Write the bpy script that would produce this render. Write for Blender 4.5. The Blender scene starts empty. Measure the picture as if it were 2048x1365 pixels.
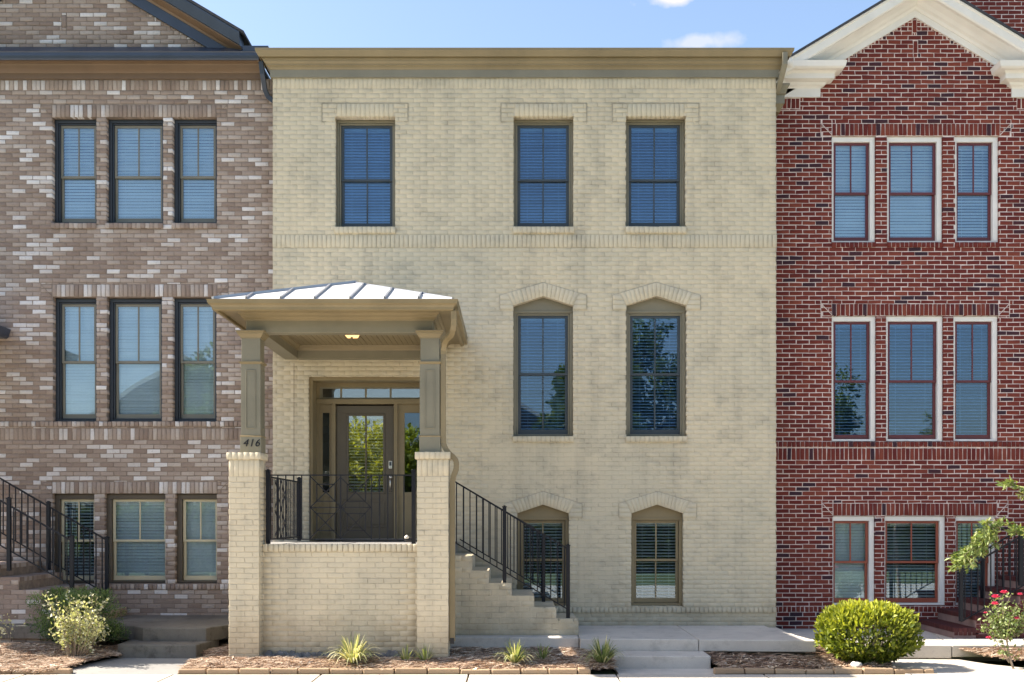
import bpy, math, random
import numpy as np
from mathutils import Vector, Matrix, noise
random.seed(7); rng = np.random.default_rng(7)
SC = bpy.context.scene
COL = SC.collection
# ------------------------------------------------------------------ camera
F = 2258.0          # focal length in pixels of the 2048 px wide photograph
EYE = 1.57          # eye height above the patio (z = 0)
cam_d = bpy.data.cameras.new('camera'); cam = bpy.data.objects.new('camera', cam_d); COL.objects.link(cam)
cam_d.sensor_width = 36.0; cam_d.lens = 36.0 * F / 2048.0
cam_d.shift_x = -4.0 / 2048.0; cam_d.shift_y = (1040.0 - 682.5) / 2048.0
cam_d.clip_start = 0.05; cam_d.clip_end = 3000
cam.location = (0, 0, EYE); cam.rotation_euler = (math.radians(90), 0, 0)
SC.camera = cam
# ------------------------------------------------------------------ sky, sun, exposure
SUN = Vector((-1.045, 0.082, 1.0)).normalized()
EL = math.asin(SUN.z); ROT = math.atan2(SUN.x, SUN.y)
w = bpy.data.worlds.new('World'); SC.world = w; w.use_nodes = True
nt = w.node_tree; nt.nodes.clear()
out = nt.nodes.new('ShaderNodeOutputWorld'); bg = nt.nodes.new('ShaderNodeBackground')
sky = nt.nodes.new('ShaderNodeTexSky'); sky.sky_type = 'NISHITA'; sky.sun_disc = False
sky.sun_elevation = EL; sky.sun_rotation = ROT; sky.air_density = 1.0; sky.dust_density = 1.9; sky.ozone_density = 1.2
bg.inputs[1].default_value = 0.096
# faint fair-weather clouds all round the sky
tc = nt.nodes.new('ShaderNodeTexCoord'); mp = nt.nodes.new('ShaderNodeMapping'); mp.inputs['Scale'].default_value = (1, 1, 3.0)
cn = nt.nodes.new('ShaderNodeTexNoise'); cn.inputs['Scale'].default_value = 3.1; cn.inputs['Detail'].default_value = 9; cn.inputs['Roughness'].default_value = 0.6
cr = nt.nodes.new('ShaderNodeValToRGB'); cr.color_ramp.elements[0].position = 0.62; cr.color_ramp.elements[1].position = 0.78
cr.color_ramp.elements[0].color = (0, 0, 0, 1); cr.color_ramp.elements[1].color = (0.8, 0.8, 0.8, 1)
mx = nt.nodes.new('ShaderNodeMix'); mx.data_type = 'RGBA'; mx.inputs[7].default_value = (3.9, 3.7, 3.7, 1)
L = nt.links.new
L(tc.outputs['Generated'], mp.inputs[0]); L(mp.outputs[0], cn.inputs['Vector']); L(cn.outputs[0], cr.inputs[0])

sep = nt.nodes.new('ShaderNodeSeparateXYZ'); L(tc.outputs['Generated'], sep.inputs[0])
def mth(op, a, b=None):
    n = nt.nodes.new('ShaderNodeMath'); n.operation = op
    for i, v in enumerate((a, b)):
        if v is None: continue
        if isinstance(v, (int, float)): n.inputs[i].default_value = v
        else: L(v, n.inputs[i])
    return n.outputs[0]
cn2 = nt.nodes.new('ShaderNodeTexNoise'); cn2.inputs['Scale'].default_value = 38; cn2.inputs['Detail'].default_value = 7; L(tc.outputs['Generated'], cn2.inputs['Vector'])
tot = cr.outputs[0]
for (cxd, czd, sx_, sz_, amt) in ((.1426, .463, .024, .0065, .9), (.162, .423, .036, .006, .5), (.152, .416, .014, .004, .35)):
    nx_ = Vector((cxd, 1, czd)).normalized()
    ddx = mth('DIVIDE', mth('SUBTRACT', sep.outputs[0], nx_.x), sx_); ddz = mth('DIVIDE', mth('SUBTRACT', sep.outputs[2], nx_.z), sz_)
    d2 = mth('SQRT', mth('ADD', mth('MULTIPLY', ddx, ddx), mth('MULTIPLY', ddz, ddz)))
    v_ = mth('SUBTRACT', mth('MULTIPLY', cn2.outputs[0], 2.6), d2)
    front = mth('GREATER_THAN', sep.outputs[1], 0.0)
    mm = nt.nodes.new('ShaderNodeMapRange'); mm.inputs[1].default_value = .2; mm.inputs[2].default_value = .9; mm.inputs[4].default_value = amt; L(v_, mm.inputs[0])
    tot = mth('MAXIMUM', tot, mth('MULTIPLY', mm.outputs[0], front))
L(tot, mx.inputs[0]); L(sky.outputs[0], mx.inputs[6]); L(mx.outputs[2], bg.inputs[0]); L(bg.outputs[0], out.inputs[0])
sl = bpy.data.lights.new('sun', 'SUN'); sl.energy = 5.0; sl.angle = math.radians(0.55); sl.color = (1.0, 0.92, 0.80)
so = bpy.data.objects.new('sun', sl); COL.objects.link(so); so.rotation_euler = SUN.to_track_quat('Z', 'Y').to_euler(); so.location = (-20, 5, 30)
SC.view_settings.view_transform = 'Standard'; SC.view_settings.look = 'None'; SC.view_settings.gamma = 1.0
SC.view_settings.use_curve_mapping = False
SC.view_settings.exposure = 1.6
SC.cycles.max_bounces = 10; SC.cycles.transparent_max_bounces = 16
# ------------------------------------------------------------------ helpers
def X(px, D): return (px - 1028.0) * D / F
def Z(py, D): return EYE + (1040.0 - py) * D / F
DM, DL, DR = 16.76, 17.04, 17.41       # distances of the three facades

def link(o, parent=None, world_parent=True):
    COL.objects.link(o)
    if parent is not None:
        o.parent = parent
        root = parent
        o.matrix_parent_inverse = PINV.get(parent.name, Matrix.Identity(4))
    return o
PINV = {}
def thing(name, label, cat, loc, group=None):
    o = bpy.data.objects.new(name, None); COL.objects.link(o); o.location = loc; o.empty_display_size = .3
    o['label'] = label; o['category'] = cat
    if group: o['group'] = group
    PINV[o.name] = Matrix.Translation(-Vector(loc))
    return o
def tag(o, label, cat, group=None):
    o['label'] = label; o['category'] = cat
    if group: o['group'] = group
    return o

class MB:
    def __init__(s): s.v = []; s.f = []; s.t = []
    def add(s, v, f, tone=0.5):
        b = len(s.v); s.v += [tuple(p) for p in v]; s.f += [tuple(i + b for i in q) for q in f]; s.t += [tone] * len(f); return s
    def box(s, x0, x1, y0, y1, z0, z1, tone=.5):
        v = [(x0,y0,z0),(x1,y0,z0),(x1,y1,z0),(x0,y1,z0),(x0,y0,z1),(x1,y0,z1),(x1,y1,z1),(x0,y1,z1)]
        return s.add(v, [(0,3,2,1),(4,5,6,7),(0,1,5,4),(1,2,6,5),(2,3,7,6),(3,0,4,7)], tone)
    def prism(s, poly, y0, y1, tone=.5):      # poly of (x,z), counter-clockwise seen from -y
        n = len(poly)
        v = [(x, y0, z) for x, z in poly] + [(x, y1, z) for x, z in poly]
        f = [tuple(range(n)), tuple(range(2*n-1, n-1, -1))] + [(i, i+n, (i+1) % n + n, (i+1) % n) for i in range(n)]
        return s.add(v, f, tone)
    def zprism(s, poly, z0, z1, tone=.5):     # poly of (x,y), counter-clockwise from above
        n = len(poly)
        v = [(x, y, z0) for x, y in poly] + [(x, y, z1) for x, y in poly]
        f = [tuple(range(n-1, -1, -1)), tuple(range(n, 2*n))] + [(i, (i+1) % n, (i+1) % n + n, i+n) for i in range(n)]
        return s.add(v, f, tone)
    def ring(s, x0, x1, z0, z1, wl, wr, wt, wb, y0, y1):   # rectangular frame, mitre free
        if wb > 0: s.box(x0, x1, y0, y1, z0, z0+wb)
        if wt > 0: s.box(x0, x1, y0, y1, z1-wt, z1)
        s.box(x0, x0+wl, y0, y1, z0+wb, z1-wt); s.box(x1-wr, x1, y0, y1, z0+wb, z1-wt)
        return s
    def bar(s, p, q, wdt, dep=None, up=(0,0,1), tone=.5):
        p = Vector(p); q = Vector(q); d = (q-p).normalized(); dep = dep or wdt
        u = Vector(up)
        if abs(d.dot(u)) > .95: u = Vector((0,1,0))
        a = d.cross(u).normalized(); b = a.cross(d).normalized()
        c = [p + a*sx*wdt/2 + b*sy*dep/2 for sx, sy in ((-1,-1),(1,-1),(1,1),(-1,1))] + [q + a*sx*wdt/2 + b*sy*dep/2 for sx, sy in ((-1,-1),(1,-1),(1,1),(-1,1))]
        return s.add(c, [(3,2,1,0),(4,5,6,7),(0,1,5,4),(1,2,6,5),(2,3,7,6),(3,0,4,7)], tone)
    def tube(s, pts, rad, n=8, tone=.5, sq=False, rib=0):
        pts = [Vector(p) for p in pts]; rings = []
        prev = None
        for i, p in enumerate(pts):
            d = (pts[min(i+1, len(pts)-1)] - pts[max(i-1, 0)]).normalized()
            if prev is None:
                a = d.cross(Vector((0,1,0)) if abs(d.y) < .9 else Vector((1,0,0))).normalized()
            else: a = (prev - d*prev.dot(d)).normalized()
            prev = a; b = d.cross(a)
            r = rad[i] if isinstance(rad, (list, tuple)) else rad
            if rib: r = r * (1 + rib * (i % 2))
            if sq: ring = [p + (a*sx + b*sy)*r for sx, sy in ((-1,-1),(1,-1),(1,1),(-1,1))]
            else: ring = [p + (a*math.cos(2*math.pi*k/n) + b*math.sin(2*math.pi*k/n))*r for k in range(n)]
            rings.append(ring)
        m = 4 if sq else n
        v = [p for r in rings for p in r]; f = []
        for i in range(len(rings)-1):
            for k in range(m): f.append((i*m+k, i*m+(k+1) % m, (i+1)*m+(k+1) % m, (i+1)*m+k))
        f.append(tuple(range(m-1, -1, -1))); f.append(tuple(range((len(rings)-1)*m, len(rings)*m)))
        return s.add(v, f, tone)
    def sweep(s, path, prof, closed=False):   # path of (x,y); outward is to the right of travel; prof of (out,z)
        n = len(path); m = len(prof); offs = []
        for i in range(n):
            def nn(a, b):
                d = Vector((path[b][0]-path[a][0], path[b][1]-path[a][1])).normalized(); return Vector((d.y, -d.x))
            if closed: n1, n2 = nn((i-1) % n, i), nn(i, (i+1) % n)
            else:
                n1 = nn(i-1, i) if i > 0 else nn(i, i+1); n2 = nn(i, i+1) if i < n-1 else n1
            mi = (n1+n2); offs.append(mi / (mi.dot(n1)))
        v = [(path[i][0]+offs[i].x*o, path[i][1]+offs[i].y*o, z) for i in range(n) for o, z in prof]
        f = []
        for i in range(n if closed else n-1):
            j = (i+1) % n
            for k in range(m): f.append((i*m+k, j*m+k, j*m+(k+1) % m, i*m+(k+1) % m))
        if not closed: f.append(tuple(range(m-1, -1, -1))); f.append(tuple(range((n-1)*m, n*m)))
        return s.add(v, f)
    def rake(s, x0, z0, x1, z1, prof, D):     # prof of (out, up) along a sloping line in the facade
        m = len(prof)
        v = [(x0, D-o, z0+u) for o, u in prof] + [(x1, D-o, z1+u) for o, u in prof]
        f = [(k, m+k, m+(k+1) % m, (k+1) % m) for k in range(m)] + [tuple(range(m-1, -1, -1)), tuple(range(m, 2*m))]
        return s.add(v, f)
    def build(s, name, mat, parent=None, kind=None, bevel=0, smooth=False, fix=False):
        me = bpy.data.meshes.new(name); me.from_pydata([tuple(p) for p in s.v], [], s.f); me.materials.append(mat)
        a = me.attributes.new('tone', 'FLOAT', 'FACE'); a.data.foreach_set('value', np.array(s.t, dtype=np.float32))
        if smooth: me.polygons.foreach_set('use_smooth', [True]*len(me.polygons))
        o = bpy.data.objects.new(name, me); link(o, parent)
        if kind: o['kind'] = kind
        if bevel:
            md = o.modifiers.new('bevel', 'BEVEL'); md.width = bevel; md.segments = 2; md.limit_method = 'ANGLE'; md.angle_limit = math.radians(50)
        return o

def np_mesh(name, V, Q, tone, mat, parent=None, kind=None, nper=4, smooth=False):
    me = bpy.data.meshes.new(name); nf = len(Q)
    me.vertices.add(len(V)); me.vertices.foreach_set('co', V.astype(np.float32).ravel())
    me.loops.add(nf*nper); me.loops.foreach_set('vertex_index', Q.astype(np.int32).ravel())
    me.polygons.add(nf); me.polygons.foreach_set('loop_start', np.arange(0, nf*nper, nper, dtype=np.int32))
    me.polygons.foreach_set('loop_total', np.full(nf, nper, dtype=np.int32))
    if smooth: me.polygons.foreach_set('use_smooth', np.ones(nf, dtype=bool))
    me.update(calc_edges=True); me.materials.append(mat)
    a = me.attributes.new('tone', 'FLOAT', 'FACE'); a.data.foreach_set('value', tone.astype(np.float32))
    o = bpy.data.objects.new(name, me); link(o, parent)
    if kind: o['kind'] = kind
    return o

# ------------------------------------------------------------------ materials
def mat(name):
    m = bpy.data.materials.new(name); m.use_nodes = True; t = m.node_tree; b = t.nodes['Principled BSDF']; return m, t, b
def ramp(t, fac, stops, interp='LINEAR'):
    r = t.nodes.new('ShaderNodeValToRGB'); cr = r.color_ramp; cr.interpolation = interp
    while len(cr.elements) < len(stops): cr.elements.new(0.5)
    for e, (p, c) in zip(cr.elements, stops): e.position = p; e.color = (*c, 1)
    t.links.new(fac, r.inputs[0]); return r.outputs[0]
def nz(t, scale, detail=5, rough=.55, stretch=None, dist=0):
    n = t.nodes.new('ShaderNodeTexNoise'); n.inputs['Scale'].default_value = scale; n.inputs['Detail'].default_value = detail
    n.inputs['Roughness'].default_value = rough; n.inputs['Distortion'].default_value = dist
    g = t.nodes.new('ShaderNodeNewGeometry')
    if stretch:
        mpn = t.nodes.new('ShaderNodeMapping'); mpn.inputs['Scale'].default_value = stretch
        t.links.new(g.outputs['Position'], mpn.inputs[0]); t.links.new(mpn.outputs[0], n.inputs['Vector'])
    else: t.links.new(g.outputs['Position'], n.inputs['Vector'])
    return n.outputs['Fac']
def mix(t, f, a, b, mode='MIX'):
    m = t.nodes.new('ShaderNodeMix'); m.data_type = 'RGBA'; m.blend_type = mode
    for idx, v in ((0, f), (6, a), (7, b)):
        if hasattr(v, 'is_linked') or hasattr(v, 'links'): t.links.new(v, m.inputs[idx])
        elif idx == 0: m.inputs[0].default_value = v
        else: m.inputs[idx].default_value = (*v, 1)
    return m.outputs[2]
def attr(t):
    a = t.nodes.new('ShaderNodeAttribute'); a.attribute_name = 'tone'; return a.outputs['Fac']
def maprange(t, v, a, b, c=0, d=1):
    m = t.nodes.new('ShaderNodeMapRange'); m.inputs[1].default_value = a; m.inputs[2].default_value = b; m.inputs[3].default_value = c; m.inputs[4].default_value = d
    t.links.new(v, m.inputs[0]); return m.outputs[0]
def bump(t, b, h, strength=.3, dist=.01):
    n = t.nodes.new('ShaderNodeBump'); n.inputs['Strength'].default_value = strength; n.inputs['Distance'].default_value = dist
    t.links.new(h, n.inputs['Height']); t.links.new(n.outputs[0], b.inputs['Normal'])
def simple(name, col, rough=.6, var=.12, metal=0, bscale=60, bstr=.15, nscale=3, spec=.5):
    m, t, b = mat(name)
    f = nz(t, nscale, 6, .6)
    c2 = tuple(max(0, x*(1-var)) for x in col); c1 = tuple(min(1, x*(1+var)) for x in col)
    c = ramp(t, f, [(.3, c2), (.7, c1)])
    t.links.new(c, b.inputs['Base Color']); b.inputs['Roughness'].default_value = rough; b.inputs['Metallic'].default_value = metal
    b.inputs['Specular IOR Level'].default_value = spec
    if bstr: bump(t, b, nz(t, bscale, 4), bstr, .004)
    return m
# cream painted brick
def painted(name, a, bcol, dirt):
    m, t, b = mat(name)
    big = nz(t, .9, 6, .6); mid = nz(t, 3.2, 7, .65, (1, 1, 1.7)); fine = nz(t, 22, 6, .7)
    c = mix(t, maprange(t, big, .35, .65), a, bcol)
    tn = attr(t)
    c = mix(t, maprange(t, tn, 0, 1, 0, .16), c, tuple(min(1, x*1.22) for x in a))
    c = mix(t, maprange(t, mid, .5, .70, 0, .55), c, dirt)
    c = mix(t, maprange(t, nz(t, 1.6, 5, .6, (2.6, 2.6, .28)), .5, .72, 0, .38), c, tuple(x*.86 for x in dirt))
    c = mix(t, maprange(t, nz(t, 1.0, 3, .5), .55, .75, 0, .5), c, tuple(min(1, x*1.12) for x in bcol))
    gz = t.nodes.new('ShaderNodeNewGeometry'); sz = t.nodes.new('ShaderNodeSeparateXYZ'); t.links.new(gz.outputs['Position'], sz.inputs[0])
    ad = t.nodes.new('ShaderNodeMath'); ad.operation = 'ADD'; t.links.new(sz.outputs[2], ad.inputs[0]); t.links.new(maprange(t, nz(t, 3.5, 6, .7), .3, .7, -.35, .25), ad.inputs[1])
    c = mix(t, maprange(t, ad.outputs[0], -.15, .45, .5, 0), c, (.30, .235, .15))
    c = mix(t, maprange(t, fine, .62, .76, 0, .35), c, tuple(x*.8 for x in dirt))
    t.links.new(c, b.inputs['Base Color']); b.inputs['Roughness'].default_value = .72; b.inputs['Specular IOR Level'].default_value = .25
    bump(t, b, nz(t, 70, 5, .7), .45, .006)
    return m
M = {}
M['cream'] = painted('cream_painted_brick', (.61, .525, .375), (.54, .48, .355), (.385, .345, .265))
M['cream_joint'] = painted('cream_painted_joint', (.60, .52, .39), (.53, .47, .36), (.19, .165, .125))
# tan brick
def brickmat(name, stops, joint=False, blot=(.3,.25,.2), bl=.35, interp='LINEAR', pale=.3):
    m, t, b = mat(name)
    tn = attr(t)
    c = ramp(t, tn, stops, interp)
    c = mix(t, maprange(t, nz(t, 1.1, 5, .6), .38, .7, 0, bl), c, blot)
    c = mix(t, maprange(t, nz(t, 34, 6, .75), .54, .75, 0, .5), c, tuple(x*.62 for x in blot))
    c = mix(t, maprange(t, nz(t, 15, 5, .7, (1,1,3)), .58, .78, 0, pale), c, (.55, .50, .46))
    t.links.new(c, b.inputs['Base Color']); b.inputs['Roughness'].default_value = .85; b.inputs['Specular IOR Level'].default_value = .2
    bump(t, b, nz(t, 80, 5, .75), .6, .008)
    return m
M['red_shade'] = brickmat('dark_clinker_brick', [(0, (.060,.020,.020)), (1, (.105,.030,.028))], blot=(.045,.018,.02), bl=.5, pale=.1)  # red brick darkened in colour to imitate shade on the right stairs
M['tan'] = brickmat('tan_brick', [(0, (.25,.185,.15)), (.35, (.335,.262,.215)), (.62, (.40,.325,.275)), (.8, (.48,.41,.36)), (.87, (.60,.555,.53)), (1, (.74,.71,.70))], blot=(.25,.185,.15), bl=.3)
M['tan_mortar'] = simple('tan_mortar', (.26, .205, .165), .95, .3, nscale=8, bstr=.4, spec=.1)
M['red'] = brickmat('red_brick', [(0, (.125,.022,.019)), (.5, (.180,.037,.025)), (.86, (.235,.060,.038)), (.90, (.030,.018,.026)), (1, (.05,.026,.036))], blot=(.105,.022,.022), bl=.45, pale=.06)
M['red_mortar'] = simple('pink_mortar', (.66, .545, .50), .95, .22, nscale=9, bstr=.5, spec=.1)
M['olive'] = simple('olive_trim_paint', (.225, .175, .094), .45, .15, nscale=1.6)  # trim paint with warm ground bounce put into its colour
M['olive_grey'] = simple('olive_grey_paint', (.205, .185, .130), .45, .14, nscale=1.6)  # same trim, with the grey of sky-facing surfaces put into its colour
M['sash_dark'] = simple('dark_sash', (.040, .052, .062), .4, .1)
M['casing_dark'] = simple('dark_casing', (.028, .034, .044), .4, .1)
M['casing_brown'] = simple('brown_casing', (.085, .065, .045), .45, .1)
M['sash_grey'] = simple('grey_sash', (.19, .175, .135), .45, .1)
M['sash_cream'] = simple('cream_sash', (.56, .49, .33), .45, .08)
M['maroon'] = simple('maroon_sash', (.115, .022, .026), .4, .1)
M['rust'] = simple('rust_sash', (.26, .060, .032), .42, .1)
M['white'] = simple('white_paint', (.76, .73, .68), .5, .06)
M['brown'] = simple('brown_trim', (.155, .098, .055), .45, .1)
M['navy'] = simple('slate_blue_metal', (.035, .048, .075), .35, .15)
M['shingle'] = simple('dark_shingle', (.05, .052, .06), .9, .3, bscale=20, bstr=.5)
M['iron'] = simple('black_iron', (.008, .009, .014), .45, .2, spec=.3)
M['door'] = simple('brown_door_paint', (.095, .076, .050), .38, .08)
M['slat'] = simple('white_blind_slat', (.84, .85, .83), .5, .05, bstr=0)
M['room'] = simple('room_paint', (.16, .15, .13), .9, .1)
M['nickel'] = simple('satin_nickel', (.62, .60, .57), .28, .05, metal=1)
M['rock'] = simple('pale_rock', (.45, .43, .40), .9, .3, bscale=12, bstr=.6)
M['red_dark_mortar'] = simple('dark_pink_mortar', (.22, .15, .14), .95, .2, spec=.1)  # pink mortar coloured dark to stand for shade on the right stairs
M['sealant'] = simple('old_sealant', (.36, .32, .25), .9, .3)
M['footing'] = simple('rough_footing', (.20, .19, .18), .95, .45, nscale=9, bscale=14, bstr=.8)
M['bark'] = simple('grey_bark', (.23, .18, .13), .9, .3, bscale=40, bstr=.6)
M['tree_bark'] = simple('dark_bark', (.10, .075, .055), .9, .3)
M['asphalt'] = simple('concrete_road', (.42, .385, .33), .9, .12, nscale=3)
M['rose'] = simple('pink_petal', (.62, .045, .12), .55, .15, bstr=0)
M['plastic'] = simple('black_rubber', (.02, .02, .022), .5, .1)
def concrete(name, col, dk, stain=.5, dirt=(.12,.10,.08)):
    m, t, b = mat(name)
    c = mix(t, maprange(t, nz(t, .8, 7, .65), .35, .65), col, dk)
    c = mix(t, maprange(t, nz(t, 5, 8, .7), .52, .72, 0, stain), c, dirt)
    c = mix(t, maprange(t, nz(t, 120, 3, .6), .45, .7, 0, .25), c, tuple(x*.6 for x in dk))
    t.links.new(c, b.inputs['Base Color']); b.inputs['Roughness'].default_value = .9; b.inputs['Specular IOR Level'].default_value = .2
    bump(t, b, nz(t, 90, 5, .7), .4, .005); return m
M['concrete'] = concrete('pale_concrete', (.52, .47, .40), (.44, .40, .35), .25, (.25,.21,.17))
M['patio'] = concrete('patio_concrete', (.60, .55, .48), (.50, .455, .40), .5, (.24,.205,.17))
M['old_concrete'] = concrete('weathered_concrete', (.20, .185, .16), (.13, .12, .105), .8, (.05,.045,.035))
M['floor'] = concrete('porch_floor_concrete', (.30, .29, .27), (.24, .23, .22), .3)
M['edging'] = brickmat('edging_stone', [(0, (.34,.235,.15)), (1, (.46,.33,.21))], blot=(.28,.20,.13), bl=.4)
# metal roof panels
m, t, b = mat('galvalume_roof'); b.inputs['Base Color'].default_value = (.62, .61, .60, 1); b.inputs['Metallic'].default_value = .35; b.inputs['Roughness'].default_value = .5
bump(t, b, nz(t, 4, 3), .08, .02); M['roof'] = m
M['seam'] = simple('roof_seam_metal', (.30, .32, .36), .4, .08, metal=.5)
# soil and straw
M['soil'] = simple('dark_mulch', (.105, .070, .050), .95, .5, nscale=14, bscale=35, bstr=.9)
m, t, b = mat('pine_straw'); t.links.new(ramp(t, attr(t), [(0, (.13,.075,.05)), (.3, (.36,.22,.14)), (.65, (.58,.42,.29)), (1, (.74,.62,.48))]), b.inputs['Base Color'])
b.inputs['Roughness'].default_value = .7; M['straw'] = m
m, t, b = mat('grass_ground'); t.links.new(ramp(t, nz(t, 6, 8, .7), [(.3, (.035,.055,.015)), (.7, (.09,.12,.035))]), b.inputs['Base Color']); b.inputs['Roughness'].default_value = .95; M['grass'] = m
def leafmat(name, stops, trans=.35, rough=.45, tc=None, spec=.4):
    m, t, b = mat(name)
    c = ramp(t, attr(t), stops)
    t.links.new(c, b.inputs['Base Color']); b.inputs['Roughness'].default_value = rough; b.inputs['Specular IOR Level'].default_value = spec
    tr = t.nodes.new('ShaderNodeBsdfTranslucent'); ms = t.nodes.new('ShaderNodeMixShader'); ms.inputs[0].default_value = trans
    c2 = mix(t, 1.0, c, tc or (1.25, 1.25, .45), 'MULTIPLY')
    t.links.new(c2, tr.inputs[0]); t.links.new(b.outputs[0], ms.inputs[1]); t.links.new(tr.outputs[0], ms.inputs[2])
    t.links.new(ms.outputs[0], t.nodes['Material Output'].inputs[0]); return m
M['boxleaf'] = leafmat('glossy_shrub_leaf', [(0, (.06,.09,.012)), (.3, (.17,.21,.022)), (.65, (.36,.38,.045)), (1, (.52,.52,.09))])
M['darkleaf'] = leafmat('fine_dark_leaf', [(0, (.03,.07,.025)), (.6, (.11,.18,.06)), (1, (.21,.28,.11))])
M['paleleaf'] = leafmat('cream_variegated_leaf', [(0, (.12,.16,.05)), (.45, (.36,.38,.20)), (.8, (.62,.60,.42)), (1, (.72,.70,.55))])
M['roseleaf'] = leafmat('rose_leaf', [(0, (.06,.10,.03)), (.6, (.20,.26,.09)), (1, (.40,.43,.22))])
M['myrtle'] = leafmat('tree_leaf', [(0, (.05,.09,.02)), (.5, (.16,.22,.06)), (1, (.36,.38,.16))])
M['blade'] = leafmat('striped_blade', [(0, (.07,.12,.035)), (.45, (.24,.28,.12)), (1, (.74,.68,.46))])
M['treeleaf'] = leafmat('street_tree_leaf', [(0, (.05,.075,.012)), (.6, (.11,.15,.02)), (1, (.22,.25,.03))], trans=.45)
M['limeleaf'] = leafmat('yellow_green_leaf', [(0, (.16,.18,.015)), (.6, (.38,.39,.05)), (1, (.58,.57,.10))], trans=.5, tc=(1.2,1.2,.4))
# glass
def glass(name, refl, tint, gl=(.72,.86,1.0)):
    m, t, b = mat(name); t.nodes.remove(b)
    tr = t.nodes.new('ShaderNodeBsdfTransparent'); tr.inputs[0].default_value = (*tint, 1)
    g = t.nodes.new('ShaderNodeBsdfGlossy'); g.inputs['Roughness'].default_value = 0.0; g.inputs[0].default_value = (*gl, 1)
    fr = t.nodes.new('ShaderNodeFresnel'); fr.inputs[0].default_value = 1.5
    ad = t.nodes.new('ShaderNodeMath'); ad.operation = 'ADD'; ad.inputs[1].default_value = refl; ad.use_clamp = True
    ms = t.nodes.new('ShaderNodeMixShader')
    n = t.nodes.new('ShaderNodeBump'); n.inputs['Strength'].default_value = .045; n.inputs['Distance'].default_value = .02
    t.links.new(nz(t, 1.3, 1, .4), n.inputs['Height']); t.links.new(n.outputs[0], g.inputs['Normal'])
    t.links.new(fr.outputs[0], ad.inputs[0]); t.links.new(ad.outputs[0], ms.inputs[0])
    t.links.new(tr.outputs[0], ms.inputs[1]); t.links.new(g.outputs[0], ms.inputs[2])
    t.links.new(ms.outputs[0], t.nodes['Material Output'].inputs[0]); return m
M['glass'] = glass('window_glass', .07, (.90, .95, .97))
M['glass_strong'] = glass('coated_window_glass', .045, (.66, .80, .93))
M['glass_door'] = glass('door_glass', .13, (.80, .85, .85), (.95, .97, 1.0))
def emit(name, col, s):
    m, t, b = mat(name); b.inputs['Base Color'].default_value = (*col, 1); b.inputs['Emission Color'].default_value = (*col, 1); b.inputs['Emission Strength'].default_value = s; return m
M['lamp'] = emit('lit_lamp_glass', (1.0, .55, .20), .75)
M['bulb'] = emit('lit_bulb', (1.0, .75, .42), 30)

# ------------------------------------------------------------------ bricks
JOINT = .010
class Plane2:
    """vertical plane: point(u, z) with outward normal"""
    def __init__(s, ox, oy, ux, uy): s.o = np.array([ox, oy]); s.u = np.array([ux, uy]); s.n = np.array([uy, -ux])
def brick_arrays(cells, pl, out=0., depth=.10, jit=.0012, cham=.003, wob=.0025, joint=JOINT):
    """cells (N,4,2): corners (u,z) ccw from outside -> verts, quads"""
    C = np.array(cells, dtype=float); N = len(C)
    cen = C.mean(axis=1, keepdims=True)
    def shrink(C, d):
        v = C - cen; nrm = np.abs(v) + 1e-9
        return cen + v * np.clip((nrm - d) / nrm, 0.1, 1)
    Cs = shrink(C, joint/2); Cs = Cs + rng.normal(0, jit, Cs.shape); Ci = shrink(Cs, cham)
    yo = out + np.clip(rng.normal(0, wob, (N, 1)), -.7*wob, 2*wob) + rng.normal(0, wob*.2, (N, 4))
    def W(Cx, o):
        P = np.zeros(Cx.shape[:2] + (3,))
        P[..., 0] = pl.o[0] + Cx[..., 0]*pl.u[0] + o*pl.n[0]; P[..., 1] = pl.o[1] + Cx[..., 0]*pl.u[1] + o*pl.n[1]; P[..., 2] = Cx[..., 1]
        return P
    V = np.concatenate([W(Cs, np.full((N, 4), out-depth)), W(Cs, yo-cham), W(Ci, yo)], axis=1)   # N,12,3
    q = []
    for k in range(4):
        j = (k+1) % 4
        q.append((k, j, 4+j, 4+k)); q.append((4+k, 4+j, 8+j, 8+k))
    q.append((8, 9, 10, 11))
    Q = np.array(q)[None] + (np.arange(N)*12)[:, None, None]
    return V, Q
def sub_rects(r, ex):
    res = [r]
    for e in ex:
        nr = []
        for (a, b, c, d) in res:
            if e[0] >= b-1e-6 or e[1] <= a+1e-6 or e[2] >= d-1e-6 or e[3] <= c+1e-6: nr.append((a, b, c, d)); continue
            if e[0] > a: nr.append((a, e[0], c, d))
            if e[1] < b: nr.append((e[1], b, c, d))
            m0, m1 = max(a, e[0]), min(b, e[1])
            if e[2] > c: nr.append((m0, m1, c, e[2]))
            if e[3] < d: nr.append((m0, m1, e[3], d))
        res = nr
    return [q for q in res if q[1]-q[0] > .024 and q[3]-q[2] > .018]
def run_cells(x0, x1, z0, z1, ex=(), L=.2032, pitch=.0677, phase=0.):
    n = max(1, round((z1-z0)/pitch)); p = (z1-z0)/n; cells = []; full = []
    for r in range(n):
        a, b = z0+r*p, z0+(r+1)*p
        ph = phase + (L/2 if (r % 2) else 0) + random.uniform(-.006, .006)
        exr = [e for e in ex if e[2] < b and e[3] > a]
        k = math.floor((x0-ph)/L)
        while True:
            u0 = ph+k*L; u1 = u0+L; k += 1
            if u0 >= x1: break
            jl = 0
            c0, c1 = max(u0, x0), min(u1, x1)
            if c1-c0 < .03: continue
            for q in sub_rects((c0, c1, a, b), exr):
                cells.append([(q[0], q[2]), (q[1], q[2]), (q[1], q[3]), (q[0], q[3])])
                full.append(abs(q[1]-q[0]-L) < 1e-4 and abs(q[3]-q[2]-p) < 1e-4)
    return cells, full
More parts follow.
